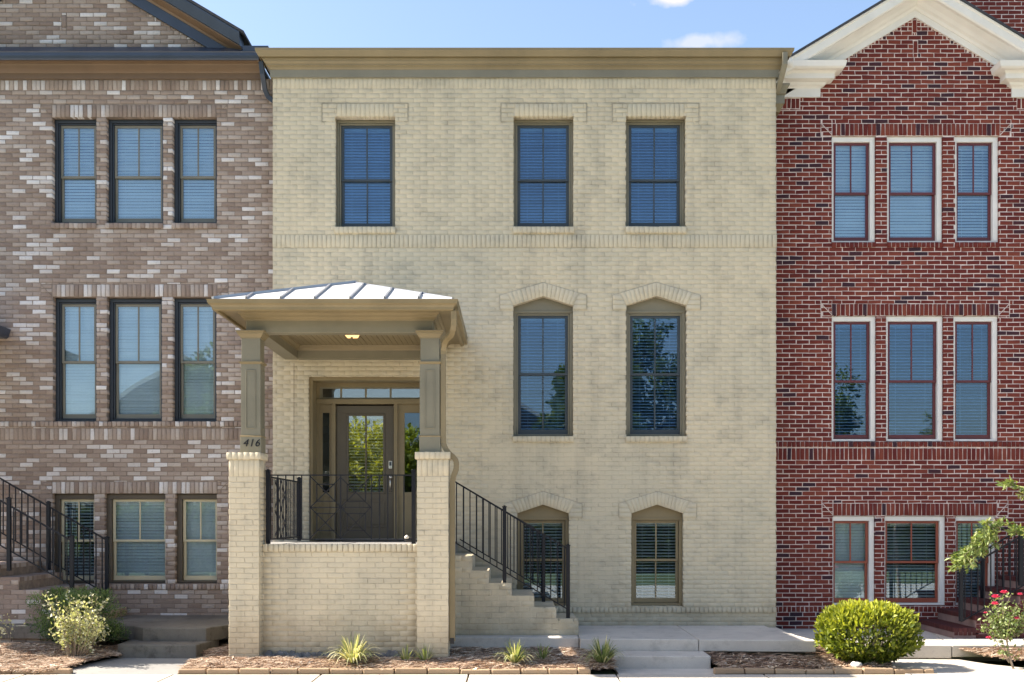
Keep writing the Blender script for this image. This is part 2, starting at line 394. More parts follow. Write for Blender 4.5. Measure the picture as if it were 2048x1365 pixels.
def soldier_cells(x0, x1, z0, z1, ex=(), pitch=.0677):
    n = max(1, round((x1-x0)/pitch)); p = (x1-x0)/n; cells = []
    for k in range(n):
        for q in sub_rects((x0+k*p, x0+(k+1)*p, z0, z1), ex):
            cells.append([(q[0], q[2]), (q[1], q[2]), (q[1], q[3]), (q[0], q[3])])
    return cells
def core_wall(x0, x1, z0, z1, holes, D, thick=.28):
    xs = sorted({x0, x1, *[h[0] for h in holes], *[h[1] for h in holes]}); zs = sorted({z0, z1, *[h[2] for h in holes], *[h[3] for h in holes]})
    xs = [x for x in xs if x0 <= x <= x1]; zs = [z for z in zs if z0 <= z <= z1]
    def solid(i, j):
        if i < 0 or j < 0 or i >= len(xs)-1 or j >= len(zs)-1: return False
        cx = (xs[i]+xs[i+1])/2; cz = (zs[j]+zs[j+1])/2
        return not any(h[0] < cx < h[1] and h[2] < cz < h[3] for h in holes)
    mb = MB()
    for i in range(len(xs)-1):
        for j in range(len(zs)-1):
            if not solid(i, j): continue
            a, b, c, d = xs[i], xs[i+1], zs[j], zs[j+1]; y0, y1 = D, D+thick
            mb.add([(a,y0,c),(b,y0,c),(b,y0,d),(a,y0,d)], [(0,1,2,3)]); mb.add([(a,y1,c),(b,y1,c),(b,y1,d),(a,y1,d)], [(3,2,1,0)])
            if not solid(i-1, j): mb.add([(a,y0,c),(a,y0,d),(a,y1,d),(a,y1,c)], [(0,1,2,3)])
            if not solid(i+1, j): mb.add([(b,y0,c),(b,y1,c),(b,y1,d),(b,y0,d)], [(0,1,2,3)])
            if not solid(i, j-1): mb.add([(a,y0,c),(a,y1,c),(b,y1,c),(b,y0,c)], [(0,1,2,3)])
            if not solid(i, j+1): mb.add([(a,y0,d),(b,y0,d),(b,y1,d),(a,y1,d)], [(0,1,2,3)])
    return mb
def tone_tan(cen):
    n = len(cen); t = rng.uniform(0, .80, n)
    for i, (u, z) in enumerate(cen):
        q = noise.noise(Vector((u*1.1+5, z*2.4, 2.2)))
        if random.random() < .13 + .38*max(0, q): t[i] = random.uniform(.80, 1.0)
    return t
def tone_red(cen):
    n = len(cen); t = rng.uniform(0, .86, n); t[rng.random(n) < .075] = rng.uniform(.92, 1.0); return t
def tone_any(cen): return rng.uniform(0, 1, len(cen))

def lay(house, wall, groups, pl, material, tonef, want, near, **kw):
    """groups: (cells, full flags or None, out). The nearest whole bricks become objects, the rest one stuff mesh."""
    allc = []; fl = []; outs = []
    for cells, full, out in groups:
        allc += cells; fl += (full if full is not None else [False]*len(cells)); outs += [out]*len(cells)
    C = np.array(allc); cen = C.mean(axis=1); tone = tonef(cen); outs = np.array(outs)
    dist = np.hypot(cen[:, 0]-near[0], (cen[:, 1]-near[1])*1.0)
    dist[~np.array(fl)] = 1e9
    if len(near) > 2:
        x0, x1 = near[2]; dist[(cen[:, 0] < x0) | (cen[:, 0] > x1)] = 1e9
    order = np.argsort(dist)[:want]; order = [i for i in order if dist[i] < 1e8]
    pick = np.zeros(len(C), bool); pick[order] = True
    V = []; Q = []; base = 0; T = []
    for o in sorted(set(outs)):
        sel = (~pick) & (outs == o)
        if not sel.any(): continue
        v, q = brick_arrays(C[sel], pl, out=o, **kw)
        V.append(v.reshape(-1, 3)); Q.append(q.reshape(-1, 4)+base); base += v.shape[0]*12; T.append(np.repeat(tone[sel], 9))
    np_mesh('brick_courses', np.concatenate(V), np.concatenate(Q), np.concatenate(T), material, wall, 'stuff')
    # shared variants
    var = {}
    for i in order:
        wd = C[i, 1, 0]-C[i, 0, 0]; ht = C[i, 2, 1]-C[i, 0, 1]
        b = int(tone[i]*11.99); key = (round(wd, 4), round(ht, 4), b, round(float(outs[i]), 4))
        if key not in var:
            pl0 = Plane2(0, 0, pl.u[0], pl.u[1])
            v, q = brick_arrays([[(-wd/2, -ht/2), (wd/2, -ht/2), (wd/2, ht/2), (-wd/2, ht/2)]], pl0, out=float(outs[i]), **kw)
            me = bpy.data.meshes.new('brick'); me.from_pydata(v.reshape(-1, 3).tolist(), [], q.reshape(-1, 4).tolist()); me.materials.append(material)
            a = me.attributes.new('tone', 'FLOAT', 'FACE'); a.data.foreach_set('value', np.full(9, (b+.5)/12, dtype=np.float32)); var[key] = me
        o = bpy.data.objects.new('brick', var[key]); COL.objects.link(o); o.parent = wall; o.matrix_parent_inverse = PINV.get(wall.name, Matrix.Identity(4))
        u, z = cen[i]; o.location = (pl.o[0]+u*pl.u[0], pl.o[1]+u*pl.u[1], z)
FAC = lambda D: Plane2(0, D, 1, 0)

# ------------------------------------------------------------------ windows
SLATS = {}
def slats(parent, x0, x1, z0, z1, y, pitch, tilt, name='slat', gaps=()):
    n = int((z1-z0)/pitch); wdt = .046
    key = (round(x1-x0, 3), tilt)
    if key not in SLATS:
        h = (x1-x0)/2; c, s_ = math.cos(tilt)*wdt/2, math.sin(tilt)*wdt/2; mb = MB(); th = .0015
        pts = [(-c, -s_), (0, .003), (c, s_)]
        v = []
        for xx in (-h, h):
            for (a, b2) in pts: v.append((xx, a, b2-th))
            for (a, b2) in reversed(pts): v.append((xx, a, b2+th))
        f = [(k, (k+1) % 6, 6+(k+1) % 6, 6+k) for k in range(6)] + [(5,4,3,2,1,0), (6,7,8,9,10,11)]
        me = bpy.data.meshes.new(name); me.from_pydata(v, [], f); me.materials.append(M['slat']); SLATS[key] = me
    for k in range(n):
        z = z1-.04-(k+.5)*pitch
        if z < z0: break
        if any(g0 < z < g1 for g0, g1 in gaps): continue
        o = bpy.data.objects.new(name, SLATS[key]); COL.objects.link(o); o.parent = parent; o.matrix_parent_inverse = PINV.get(parent.name, Matrix.Identity(4))
        o.location = ((x0+x1)/2, y, z); o.rotation_euler = (random.uniform(-.10, .10), random.uniform(-.004, .004), 0)
    MB().box(x0, x1, y-.025, y+.025, z1-.045, z1-.002).build('blind_rail', M['slat'], parent)
    if n > 8: 
        cd = MB()
        for fx in (.18, .82):
            xx = x0+(x1-x0)*fx; cd.box(xx-.0015, xx+.0015, y-.028, y-.025, z0, z1-.04)
        cd.build('blind_cord', M['slat'], parent)

def window(house, x0, x1, z0, z1, yf, rec, fw, zmid, mc, ms, gl, tilt, lower_muntin=False, pitch=.047, sash=.042, spand=None, inner=None, label=None, stile=None):
    """opening x0..x1, z0..z1 in a wall whose face is at yf; frame set back rec"""
    wl, wr, wt, wb = fw; y = yf+rec
    mb = MB().ring(x0-.004, x1+.004, z0-.004, z1+.004, wl, wr, wt, wb, y, y+.13)
    if inner:   # stepped inner stop
        mb.ring(x0+wl-.001, x1-wr+.001, z0+wb-.001, z1-wt+.001, inner, inner, inner, inner*.8, y+.022, y+.13)
    if spand:   # pointed head panel
        xc, zs, za = spand
        mb.prism([(x0-.004, z1+.003), (x1+.004, z1+.003), (x1+.004, zs+.01), (xc, za+.01), (x0-.004, zs+.01)], y+.006, y+.10)
        mb.box(x0, x1, y-.012, y+.006, z1-.012, z1+.014)
    wo = mb.build('window', mc, house, bevel=.004)
    if label: wo['label'] = label
    i_ = (inner or 0)
    a0, a1, b0, b1 = x0+wl+i_, x1-wr-i_, z0+wb+i_*.8, z1-wt-i_
    ya, yb = y+.045, y+.075
    for nm, (c0, c1), yy, mun in (('upper', (zmid-.018, b1), ya, True), ('lower', (b0, zmid+.018), yb, lower_muntin)):
        bot = .07 if nm == 'lower' else .036
        s2 = MB().ring(a0, a1, c0, c1, sash, sash, .036, bot, yy, yy+.028).build('sash', ms, wo, bevel=.003)
        g0, g1, h0, h1 = a0+sash, a1-sash, c0+bot, c1-.036
        MB().box(g0-.004, g1+.004, yy+.012, yy+.017, h0-.004, h1+.004).build('pane', gl, wo)
        if mun:
            xm = (g0+g1)/2; MB().box(xm-.011, xm+.011, yy+.004, yy+.024, h0, h1).build('muntin', ms, wo, bevel=.003)
    vr = random.Random(int(abs(x0)*977+z0*131)); tilt = tilt+vr.uniform(-.14, .14)
    slats(wo, a0+.02, a1-.02, b0+.01+(vr.choice([0, 0, .05, .10]) if z0 < 1.2 else 0), b1-.01, y+.135, pitch, tilt)
    return wo

def shell(house, x0, x1, z0, z1, D, back=5.0):
    t = .05; mb = MB()
    mb.box(x0, x1, D+back, D+back+t, z0, z1); mb.box(x0, x0+t, D+.29, D+back, z0, z1); mb.box(x1-t, x1, D+.29, D+back, z0, z1)
    mb.box(x0+t, x1-t, D+.29, D+back, z0, z0+t)
    for zz in (2.95, 6.0): mb.box(x0+t, x1-t, D+1.3, D+back, zz, zz+.12)
    mb.build('inner_room', M['room'], house)
    MB().box(x0-.0, x1+.0, D+.285, D+back+.1, z1, z1+.1).build('roof_deck', M['shingle'], house)

def tri_ex(xa, xb, zs, za, inward=0.0):
    """rect slices inside the triangle (xa,zs)-(xb,zs)-apex"""
    xc = (xa+xb)/2; n = max(2, int((za-zs)/.03)); r = []
    for k in range(n):
        t0 = (k+.5)/n; r.append((xa+(xc-xa)*t0+inward, xb-(xb-xc)*t0-inward, zs+(za-zs)*k/n, zs+(za-zs)*(k+1)/n))
    return r
def hood(house, xl, xr, il, ir, zb, zos, zoa, zis, zia, D, material, jmat):
    """pointed brick hood over a window"""
    xc = (il+ir)/2; xco = (xl+xr)/2; y0 = D-.012
    core = MB()
    for s in (0, 1):
        ol, i_ = (xl, il) if s == 0 else (xr, ir)
        poly = [(ol, zb), (i_, zb), (i_, zis), (xc, zia), (xc, zoa), (ol, zos)]
        if s: poly = poly[::-1]
        core.prism(poly, y0+.006, D+.1)
    h = core.build('window_hood', jmat, house)
    cells = []
    for s in (0, 1):
        ol, i_ = (xl, il) if s == 0 else (xr, ir)
        sx = ol + (i_-ol)*.55; szo = zos+(zoa-zos)*abs(sx-ol)/abs(xc-ol)
        n = 8
        def P(t): return ((i_+(xc-i_)*t, zis+(zia-zis)*t), (sx+(xc-sx)*t, szo+(zoa-szo)*t))
        for k in range(n):
            (a, b), (c, d) = P(k/n), P((k+1)/n)
            q = [a, c, d, b] if s == 0 else [c, a, b, d]
            cells.append(q)
        nrow = 3
        for k in range(nrow):
            z0_, z1_ = zb+(zos-zb)*k/nrow, zb+(zos-zb)*(k+1)/nrow
            def inner_x(z):   # leg's inner border
                if z <= zis: return i_
                t = min(1, (z-zis)/(szo-zis)); return i_+(sx-i_)*t
            q = [(ol, z0_), (inner_x(z0_), z0_), (inner_x(z1_), z1_), (ol, z1_)]
            if s: q = [q[1], q[0], q[3], q[2]]
            cells.append(q)
    v, q = brick_arrays(cells, FAC(D), out=.0145, depth=.03, wob=.001, joint=.006)
    np_mesh('hood_brick', v.reshape(-1, 3), q.reshape(-1, 4), np.repeat(rng.uniform(0, 1, len(cells)), 9), material, h, 'stuff')
    return h
def sill(house, x0, x1, z0, z1, D, out, material, jm, n=None):
    n = n or max(3, round((x1-x0)/.068)); s = MB().box(x0+.004, x1-.004, D-out+.006, D+.19, z0+.004, z1-.005).build('window_sill', jm, house)
    cells = soldier_cells(x0, x1, z0, z1, (), (x1-x0)/n)
    v, q = brick_arrays(cells, FAC(D), out=out, depth=out+.16, wob=.0012, joint=.006)
    np_mesh('sill_brick', v.reshape(-1, 3), q.reshape(-1, 4), np.repeat(rng.uniform(0, .8, len(cells)), 9), material, s, 'stuff')

# ================================================================== MAIN CREAM HOUSE
xm = lambda p: X(p, DM); zm = lambda p: Z(p, DM)
HM = thing('townhouse', 'cream painted brick townhouse between the tan brick and the red brick houses', 'house', (0.15, DM, 0), 'attached townhouses in the row')
mx0, mx1 = xm(545), xm(1553); mz0, mz1 = -.35, zm(150)
ROW1 = [(671.2, 789.9, 234.6, 454.0), (1027.5, 1146.6, 234.0, 453.2), (1252.5, 1371.0, 233.5, 452.8)]
ROW2 = [(1027, 1146, 612, 593, 872.5), (1253, 1372.6, 611.5, 592.5, 872.5)]
ROW3 = [(1034.8, 1137.5, 1027, 1009.6, 1212.4), (1263, 1366.3, 1027, 1009.6, 1212.4)]
holes = []; ex = []
for a, b, c, d in ROW1: holes.append((xm(a), xm(b), zm(d), zm(c)))
for a, b, s_, ap, d in ROW2+ROW3: holes.append((xm(a), xm(b), zm(d), zm(ap)))
door_hole = (xm(617.7), xm(617.7)+1.86, 1.18, zm(753.7)); holes.append(door_hole)
core_h = [(h[0]-.012, h[1]+.012, h[2]-.012, h[3]+.012) for h in holes]
wallM = core_wall(mx0+.012, mx1-.012, mz0, mz1, core_h, DM+.0045).build('wall', M['cream_joint'], HM)
groups = []
Hl = []          # flat lintels (outer rect)
for (a, b, c, d), (la, lb) in zip(ROW1, ((644, 816.3), (1001.8, 1173.5), (1225, 1398))):
    Hl.append((xm(la), xm(lb), zm(244), zm(207)))
ex += holes + Hl
hoods = []
for (a, b, s_, ap, d), (la, lb, hb, ho, ha) in zip(ROW2+ROW3, ((1000, 1173, 620, 591, 566), (1225.5, 1400.5, 620, 591, 565.5), (1008.7, 1163.6, 1035.7, 1008, 983.6), (1238, 1392.7, 1035.7, 1007, 983.6))):
    hoods.append((xm(la), xm(lb), xm(a), xm(b), zm(hb), zm(ho), zm(ha), zm(s_), zm(ap)))
    ex.append((xm(la)+.01, xm(lb)-.01, zm(hb)+.01, zm(ho)))
    ex += tri_ex(xm(la)+.02, xm(lb)-.02, zm(ho), zm(ha), .012)
bands = [(zm(177.5), zm(155)), (zm(495.5), zm(470)), (zm(1226), zm(1215))]
segs = [(mz0, bands[2][0]), (bands[2][1], bands[1][0]), (bands[1][1], bands[0][0])]
for s0, s1 in segs:
    c, f = run_cells(mx0, mx1, s0, s1, ex, phase=.03); groups.append((c, f, 0.0 if s1 > .3 else -.001))
groups.append((soldier_cells(mx0, mx1, *bands[0], ex), None, 0.0))
groups.append((soldier_cells(mx0-.004, mx1+.004, *bands[1], ex), None, 0.010))
groups.append((soldier_cells(mx0, mx1, *bands[2], ex), None, 0.022))
for h, r in zip(Hl, ROW1):   # flat lintels: soldier course between, short courses at the ends
    x_a, x_b = xm(r[0]), xm(r[1])
    groups.append((soldier_cells(x_a+.02, x_b-.02, zm(233.5), h[3]-.004), None, .0035))
    for (u0, u1) in ((h[0]+.004, x_a+.02), (x_b-.02, h[1]-.004)):
        c, f = run_cells(u0, u1, h[2]+.0, h[3]-.004, (holes[0], holes[1], holes[2]), L=.19); groups.append((c, None, .003))
lay(HM, wallM, groups, FAC(DM), M['cream'], tone_any, 300, (.6, 1.7, (-.4, 3.9)), wob=.0009, jit=.0018, cham=.0028, joint=.0065)
# side returns (left corner sunlit)
sideL = Plane2(mx0, DM+.9, 0, -1)
c, f = run_cells(0, .795, mz0, mz1, ()); v, q = brick_arrays(c, sideL, out=0, wob=.0016, cham=.004)
np_mesh('side_bricks', v.reshape(-1, 3), q.reshape(-1, 4), np.repeat(rng.uniform(0, 1, len(c)), 9), M['cream'], HM, 'stuff')
MB().box(mx0+.010, mx0+.2, DM+.29, DM+.9, mz0, mz1).build('side_wall', M['cream_joint'], HM)
shell(HM, mx0+.2, mx1-.01, mz0, 8.44, DM)
for hd in hoods: hood(HM, *hd, DM, M['cream'], M['cream_joint'])
for a, b, c, d in ROW1:
    window(HM, xm(a), xm(b), zm(d), zm(c)+.0, DM, .15, (.030, .030, .034, .02), zm(353), M['olive_grey'], M['sash_dark'], M['glass_strong'], .62, True, inner=.026, pitch=.0440)
    sill(HM, xm(a)-.012, xm(b)+.012, zm(467.5), zm(454.5), DM, .036, M['cream'], M['cream_joint'])
for a, b, s_, ap, d in ROW2:
    window(HM, xm(a), xm(b), zm(d), zm(621), DM, .12, (.045, .045, .03, .02), zm(746), M['olive_grey'], M['sash_dark'], M['glass_strong'], .5, True, inner=.024, pitch=.0460, spand=((xm(a)+xm(b))/2, zm(s_), zm(ap)))
    sill(HM, xm(a)-.012, xm(b)+.012, zm(884.5), zm(873), DM, .036, M['cream'], M['cream_joint'])
for a, b, s_, ap, d in ROW3:
    window(HM, xm(a), xm(b), zm(d), zm(1038), DM, .11, (.05, .05, .03, .035), zm(1121), M['olive'], M['olive'], M['glass'], .42, True, inner=.0, sash=.04, pitch=.0460, spand=((xm(a)+xm(b))/2, zm(s_), zm(ap)))
# cornice
zt = 8.49
prof = [(0.0, zt-.02), (.20, zt-.0), (.215, zt-.0), (.212, zt-.035), (.185, zt-.075), (.165, zt-.108), (.158, zt-.110), (.150, zt-.085), (.128, zt-.085), (.128, zt-.128), (.112, zt-.132), (.108, zt-.158), (.088, zt-.180), (.080, zt-.182), (.078, zt-.205), (.056, zt-.212), (.052, zt-.228), (.035, zt-.25), (.0, zt-.25)]
MB().sweep([(mx0, DM+1.2), (mx0, DM), (mx1, DM), (mx1, DM+1.6)], prof).build('cornice', M['olive'], HM, bevel=.002)
MB().sweep([(mx0, DM+1.2), (mx0, DM), (mx1, DM), (mx1, DM+1.6)], [(0, zt-.24), (.03, zt-.25), (.03, zm(156.5)), (.022, zm(157)), (0, zm(157))]).build('frieze_board', M['olive_grey'], HM)
def outline(pts):
    m_ = MB()
    for (a, b), (c, d) in zip(pts[:-1], pts[1:]): m_.bar((a, DM-.0035, b), (c, DM-.0035, d), .0055, .0055, up=(0, 1, 0))
    m_.build('lintel_joint', M['sealant'], HM)
for h in Hl: outline([(h[0]+.06, h[2]), (h[0], h[2]), (h[0], h[3]), (h[1], h[3]), (h[1], h[2]), (h[1]-.06, h[2])])
for hd in hoods: outline([(hd[0]-.004, hd[4]), (hd[0]-.004, hd[5]), ((hd[0]+hd[1])/2, hd[6]+.004), (hd[1]+.004, hd[5]), (hd[1]+.004, hd[4])])
# corner trim on the right
cx0, cx1, cy0, cy1 = 3.90, 3.955, 16.95, 17.38
MB().box(cx0, cx0+.035, cy0, cy1, -.3, 8.08).build('corner_board', M['olive'], HM)
MB().sweep([(cx0, cy1), (cx0, cy0), (cx1, cy0), (cx1, cy1)][::1], [(0, 8.07), (.15, 8.07), (.15, 8.045), (.12, 7.99), (.105, 7.93), (0.0, 7.93)]).build('corner_cap', M['olive_grey'], HM)
MB().box(cx0+.001, cx1+.09, cy0-.08, cy1, 7.79, 7.93).build('corner_neck', M['olive_grey'], HM)
MB().sweep([(cx0, cy1), (cx0, cy0), (cx1, cy0), (cx1, cy1)], [(0, 7.79), (.07, 7.79), (.05, 7.73), (.03, 7.68), (0, 7.68)]).build('corner_bed', M['olive'], HM)
ds = MB().tube([(3.97, 16.56, 8.42), (3.97, 16.56, 8.25), (3.955, 16.62, 8.16), (3.94, 16.72, 8.05), (3.93, 16.86, 7.95)], .036, sq=True).build('downspout', M['olive_grey'], HM, bevel=.004)
MB().box(xm(588)-.004, xm(588)+.004, DM-.0035, DM+.02, 1.28, zm(727)).build('control_joint', M['tan_mortar'], HM)
# --- entry door assembly
ey = DM+.42; hx0, hx1, hz0, hz1 = door_hole
En = MB()
En.box(hx0-.004, hx0+.045, DM+.06, ey+.1, hz0, hz1-.05); En.box(hx1-.045, hx1+.004, DM+.06, ey+.1, hz0, hz1-.05)
En.box(hx0-.004, hx1+.004, DM+.06, ey+.1, hz1-.05, hz1+.004)
ze = lambda p: Z(p, ey); xe = lambda p: X(p, ey)
fx0, fx1 = hx0+.045, hx1-.045
En.ring(fx0, fx1, 1.25, hz1-.05, .05, .05, .06, .001, ey-.03, ey+.1)
En.box(fx0, fx1, ey-.055, ey+.1, ze(809), ze(799.5))
En.box(xe(663.7), xe(671.7), ey-.035, ey+.1, 1.27, ze(809)); En.box(xe(788), xe(795.5), ey-.035, ey+.1, 1.27, ze(809))
dr = En.build('door_frame', M['olive'], HM, bevel=.004)
MB().box(fx0, fx1, ey-.09, ey+.12, 1.262, 1.285).build('door_threshold', M['patio'], HM)
# transom
tz0, tz1 = ze(799.5), hz1-.11
tr = MB().ring(fx0+.05, fx1-.05, tz0, tz1, .035, .035, .02, .03, ey, ey+.04).build('transom_window', M['olive_grey'], HM)
tx0, tx1 = fx0+.085, fx1-.085
MB().box(tx0-.003, tx1+.003, ey+.018, ey+.023, tz0+.027, tz1-.017).build('pane', M['glass_door'], tr)
for p in (682, 731.4, 781): MB().box(xe(p)-.014, xe(p)+.014, ey+.005, ey+.035, tz0+.03, tz1-.02).build('muntin', M['olive_grey'], tr)
# sidelights
for (a, b) in ((fx0+.05, xe(663.7)), (xe(795.5), fx1-.05)):
    zg0, zg1 = ze(985), ze(826)
    s_ = MB().ring(a, b, 1.285, ze(809), (b-a)*.21, (b-a)*.21, ze(809)-zg1, zg0-1.285, ey, ey+.04)
    s_ = s_.build('sidelight', M['olive'], HM)
    MB().box(a+.02, b-.02, ey+.018, ey+.023, zg0-.01, zg1+.01).build('pane', M['glass_strong'], s_)
    MB().ring(a+.035, b-.035, 1.36, zg0-.06, .014, .014, .014, .014, ey-.008, ey+.002).build('raised_panel', M['olive'], s_, bevel=.003)
# door slab
dx0, dx1, dz0, dz1 = xe(672.5), xe(787.2), 1.29, ze(812)
gx0, gx1, gz0, gz1 = xe(697), xe(766), ze(984), ze(832)
D_ = MB().ring(dx0, dx1, dz0, dz1, gx0-dx0-.03, dx1-gx1-.03, dz1-gz1-.03, gz0-dz0-.03, ey+.01, ey+.055)
door = D_.build('door', M['door'], HM, bevel=.003)
MB().ring(gx0-.03, gx1+.03, gz0-.03, gz1+.03, .03, .03, .03, .03, ey-.002, ey+.05).build('glass_frame', M['door'], door, bevel=.006)
MB().box(gx0-.004, gx1+.004, ey+.026, ey+.032, gz0-.004, gz1+.004).build('pane', M['glass_door'], door)
MB().box((gx0+gx1)/2-.012, (gx0+gx1)/2+.012, ey+.016, ey+.042, gz0, gz1).build('muntin', M['door'], door)
for a, b in ((dx0+.09, (dx0+dx1)/2-.03), ((dx0+dx1)/2+.03, dx1-.09)):
    MB().ring(a, b, dz0+.16, gz0-.11, .018, .018, .018, .018, ey+.000, ey+.012).build('raised_panel', M['door'], door, bevel=.005)
    MB().box(a+.05, b-.05, ey+.0, ey+.012, dz0+.21, gz0-.16).build('panel_field', M['door'], door, bevel=.01)
slats(door, gx0-.02, gx1+.02, gz0, gz1, ey+.075, .047, .5)
lk = MB().box(xe(777.5), xe(784.5), ey-.022, ey+.01, ze(938), ze(922)).build('door_lock', M['nickel'], door, bevel=.01)
MB().box(xe(778.6), xe(783.4), ey-.026, ey-.021, ze(932), ze(924.5)).build('keypad', M['casing_dark'], lk)
xh = xe(781.3)
hb = MB(); hb.tube([(xh, ey+.008, ze(955)), (xh, ey-.012, ze(955))], .028, 14)
hb.tube([(xh, ey-.01, ze(957)), (xh+.002, ey-.055, ze(960)), (xh+.0, ey-.062, ze(967)), (xh-.002, ey-.05, ze(976)), (xh, ey-.015, ze(981)), (xh, ey+.005, ze(982))], [.011, .010, .012, .010, .009, .009], 8)
hb.tube([(xh, ey+.01, ze(981)), (xh, ey-.006, ze(981))], .018, 12)
hb.build('door_handle', M['nickel'], door, smooth=True)
# chandelier inside, seen through the transom
ch = thing('chandelier', 'small lit hall chandelier seen through the transom over the door', 'chandelier', (xe(757), 18.3, 3.95))
cb = MB().tube([(xe(757), 18.3, 4.5), (xe(757), 18.3, 3.85)], .01, 6)
cxx = xe(755)
for k in range(5):
    an = k*2*math.pi/5+.3; px_, py_ = xe(757)+.17*math.cos(an), 18.3+.17*math.sin(an)
    cb.tube([(xe(757), 18.3, 3.87), (px_, py_, 3.82), (px_, py_, 3.86)], .006, 6)
cb.build('frame', M['nickel'], ch)
for k in range(5):
    an = k*2*math.pi/5+.3; px_, py_ = xe(757)+.17*math.cos(an), 18.3+.17*math.sin(an)
    MB().tube([(px_, py_, 3.86), (px_, py_, 3.88), (px_, py_, 3.91), (px_, py_, 3.935)], [.006, .014, .012, .003], 8).build('bulb', M['bulb'], ch, smooth=True)

# ================================================================== LEFT TAN HOUSE
xl = lambda p: X(p, DL); zl = lambda p: Z(p, DL)
HL = thing('townhouse', 'tan brick townhouse with scattered white bricks on the left', 'house', (-7.0, DL, 0), 'attached townhouses in the row')
lx0, lx1 = -10.6, -3.42; lz0 = -.4; lz1 = zl(158)
LW = []
for (a, b) in ((105, 192), (213.5, 325.5), (345.5, 433)): LW.append((xl(a), xl(b), zl(446.5), zl(236), 1))
for (a, b) in ((107, 192), (215, 323), (346, 432)): LW.append((xl(a), xl(b), zl(842), zl(596), 2))
for (a, b) in ((105.6, 187.5), (209.5, 330), (351, 433)): LW.append((xl(a), xl(b), zl(1166), zl(989), 3))
holes = [w_[:4] for w_ in LW]; core_h = [(h[0]-.012, h[1]+.012, h[2]-.012, h[3]+.012) for h in holes]
wallL = core_wall(lx0, lx1, lz0, lz1, core_h, DL+.007).build('wall', M['tan_mortar'], HL)
lints = [(xl(104), xl(432), zl(235), zl(210)), (xl(104), xl(434), zl(594), zl(569)), (xl(104), xl(434), zl(988), zl(964))]
lends = []
for (a, b, c, d) in lints: lends += [(a-.17, a, c, d), (b, b+.17, c, d)]
ex = holes + lints + lends
bands = [(zl(1180), zl(1168), 'r', .018), (zl(880.5), zl(857), 's', .0), (zl(854), zl(843), 'r', .022), (zl(181), zl(160.5), 's', 0.)]
groups = []; zprev = lz0
for b0, b1, k, o in sorted(bands):
    c, f = run_cells(lx0, lx1, zprev, b0, ex, phase=.05); groups.append((c, f, 0.))
    groups.append((soldier_cells(lx0, lx1, b0, b1, holes), None, o)); zprev = b1
for a, b, c_, d_ in lints: groups.append((soldier_cells(a, b, c_, d_, holes), None, .003))
for a, b, c_, d_ in lends: groups.append((run_cells(a, b, c_, d_, (), L=.17)[0], None, .002))
# small sills of the top row
for (a, b, c_, d_, r) in LW:
    if r == 1: sill(HL, a-.015, b+.01, zl(458), zl(447), DL, .03, M['tan'], M['tan_mortar'])
# gable triangle above the eave
gcx = xl(128); gz0 = zl(97); slope = .593
half = (xl(407)-gcx)+(zl(93.8)-gz0)/slope + .02; gza = gz0+half*slope
exg = []
for k in range(60):
    z_a = gz0+k*.034; z_b = z_a+.034; wd = half-(z_a-gz0+.017)/slope
    if wd <= 0: break
    exg += [(-30, gcx-wd, z_a, z_b), (gcx+wd, 30, z_a, z_b)]
single = (gcx-.035, gcx+.035, zl(55), zl(31))
c, f = run_cells(gcx-half, gcx+half, gz0, min(gza, gz0+2.0), exg+[single], phase=.05); groups.append((c, None, 0.))
groups.append(([[(single[0], single[2]), (single[1], single[2]), (single[1], single[3]), (single[0], single[3])]], None, .004))
lay(HL, wallL, groups, FAC(DL), M['tan'], tone_tan, 298, (-3.8, 1.6, (-10.5, xl(455))), wob=.0028, jit=.002, cham=.004)
MB().prism([(gcx-half, gz0-.2), (gcx+half, gz0-.2), (gcx+half, gz0), (gcx, gza), (gcx-half, gz0)], DL+.007, DL+.25).build('gable_wall', M['tan_mortar'], HL)
shell(HL, lx0, lx1-.01, lz0, lz1, DL)
for a, b, c_, d_, r in LW:
    if r < 3:
        window(HL, a, b, c_, d_, DL, .10, (.050, .028, .05, .03), zl(349 if r == 1 else 722), M['casing_dark'], M['sash_grey'], M['glass'], 1.15, False, inner=.02, pitch=.047, sash=.036)
    else:
        window(HL, a, b, c_, d_, DL, .09, (.075, .012, .075, .03), zl(1082), M['casing_brown'], M['sash_cream'], M['glass'], 1.15 if a > xl(205) else .35, False, inner=0, pitch=.0475, sash=.042)
for (a, b, c_, d_) in lints:
    for s in (-1, 1):
        xa = a if s < 0 else b; MB().bar((xa, DL-.003, c_+.01), (xa+s*.16, DL-.003, d_-.01), .008, .008).build('mortar_joint', M['tan_mortar'], HL)
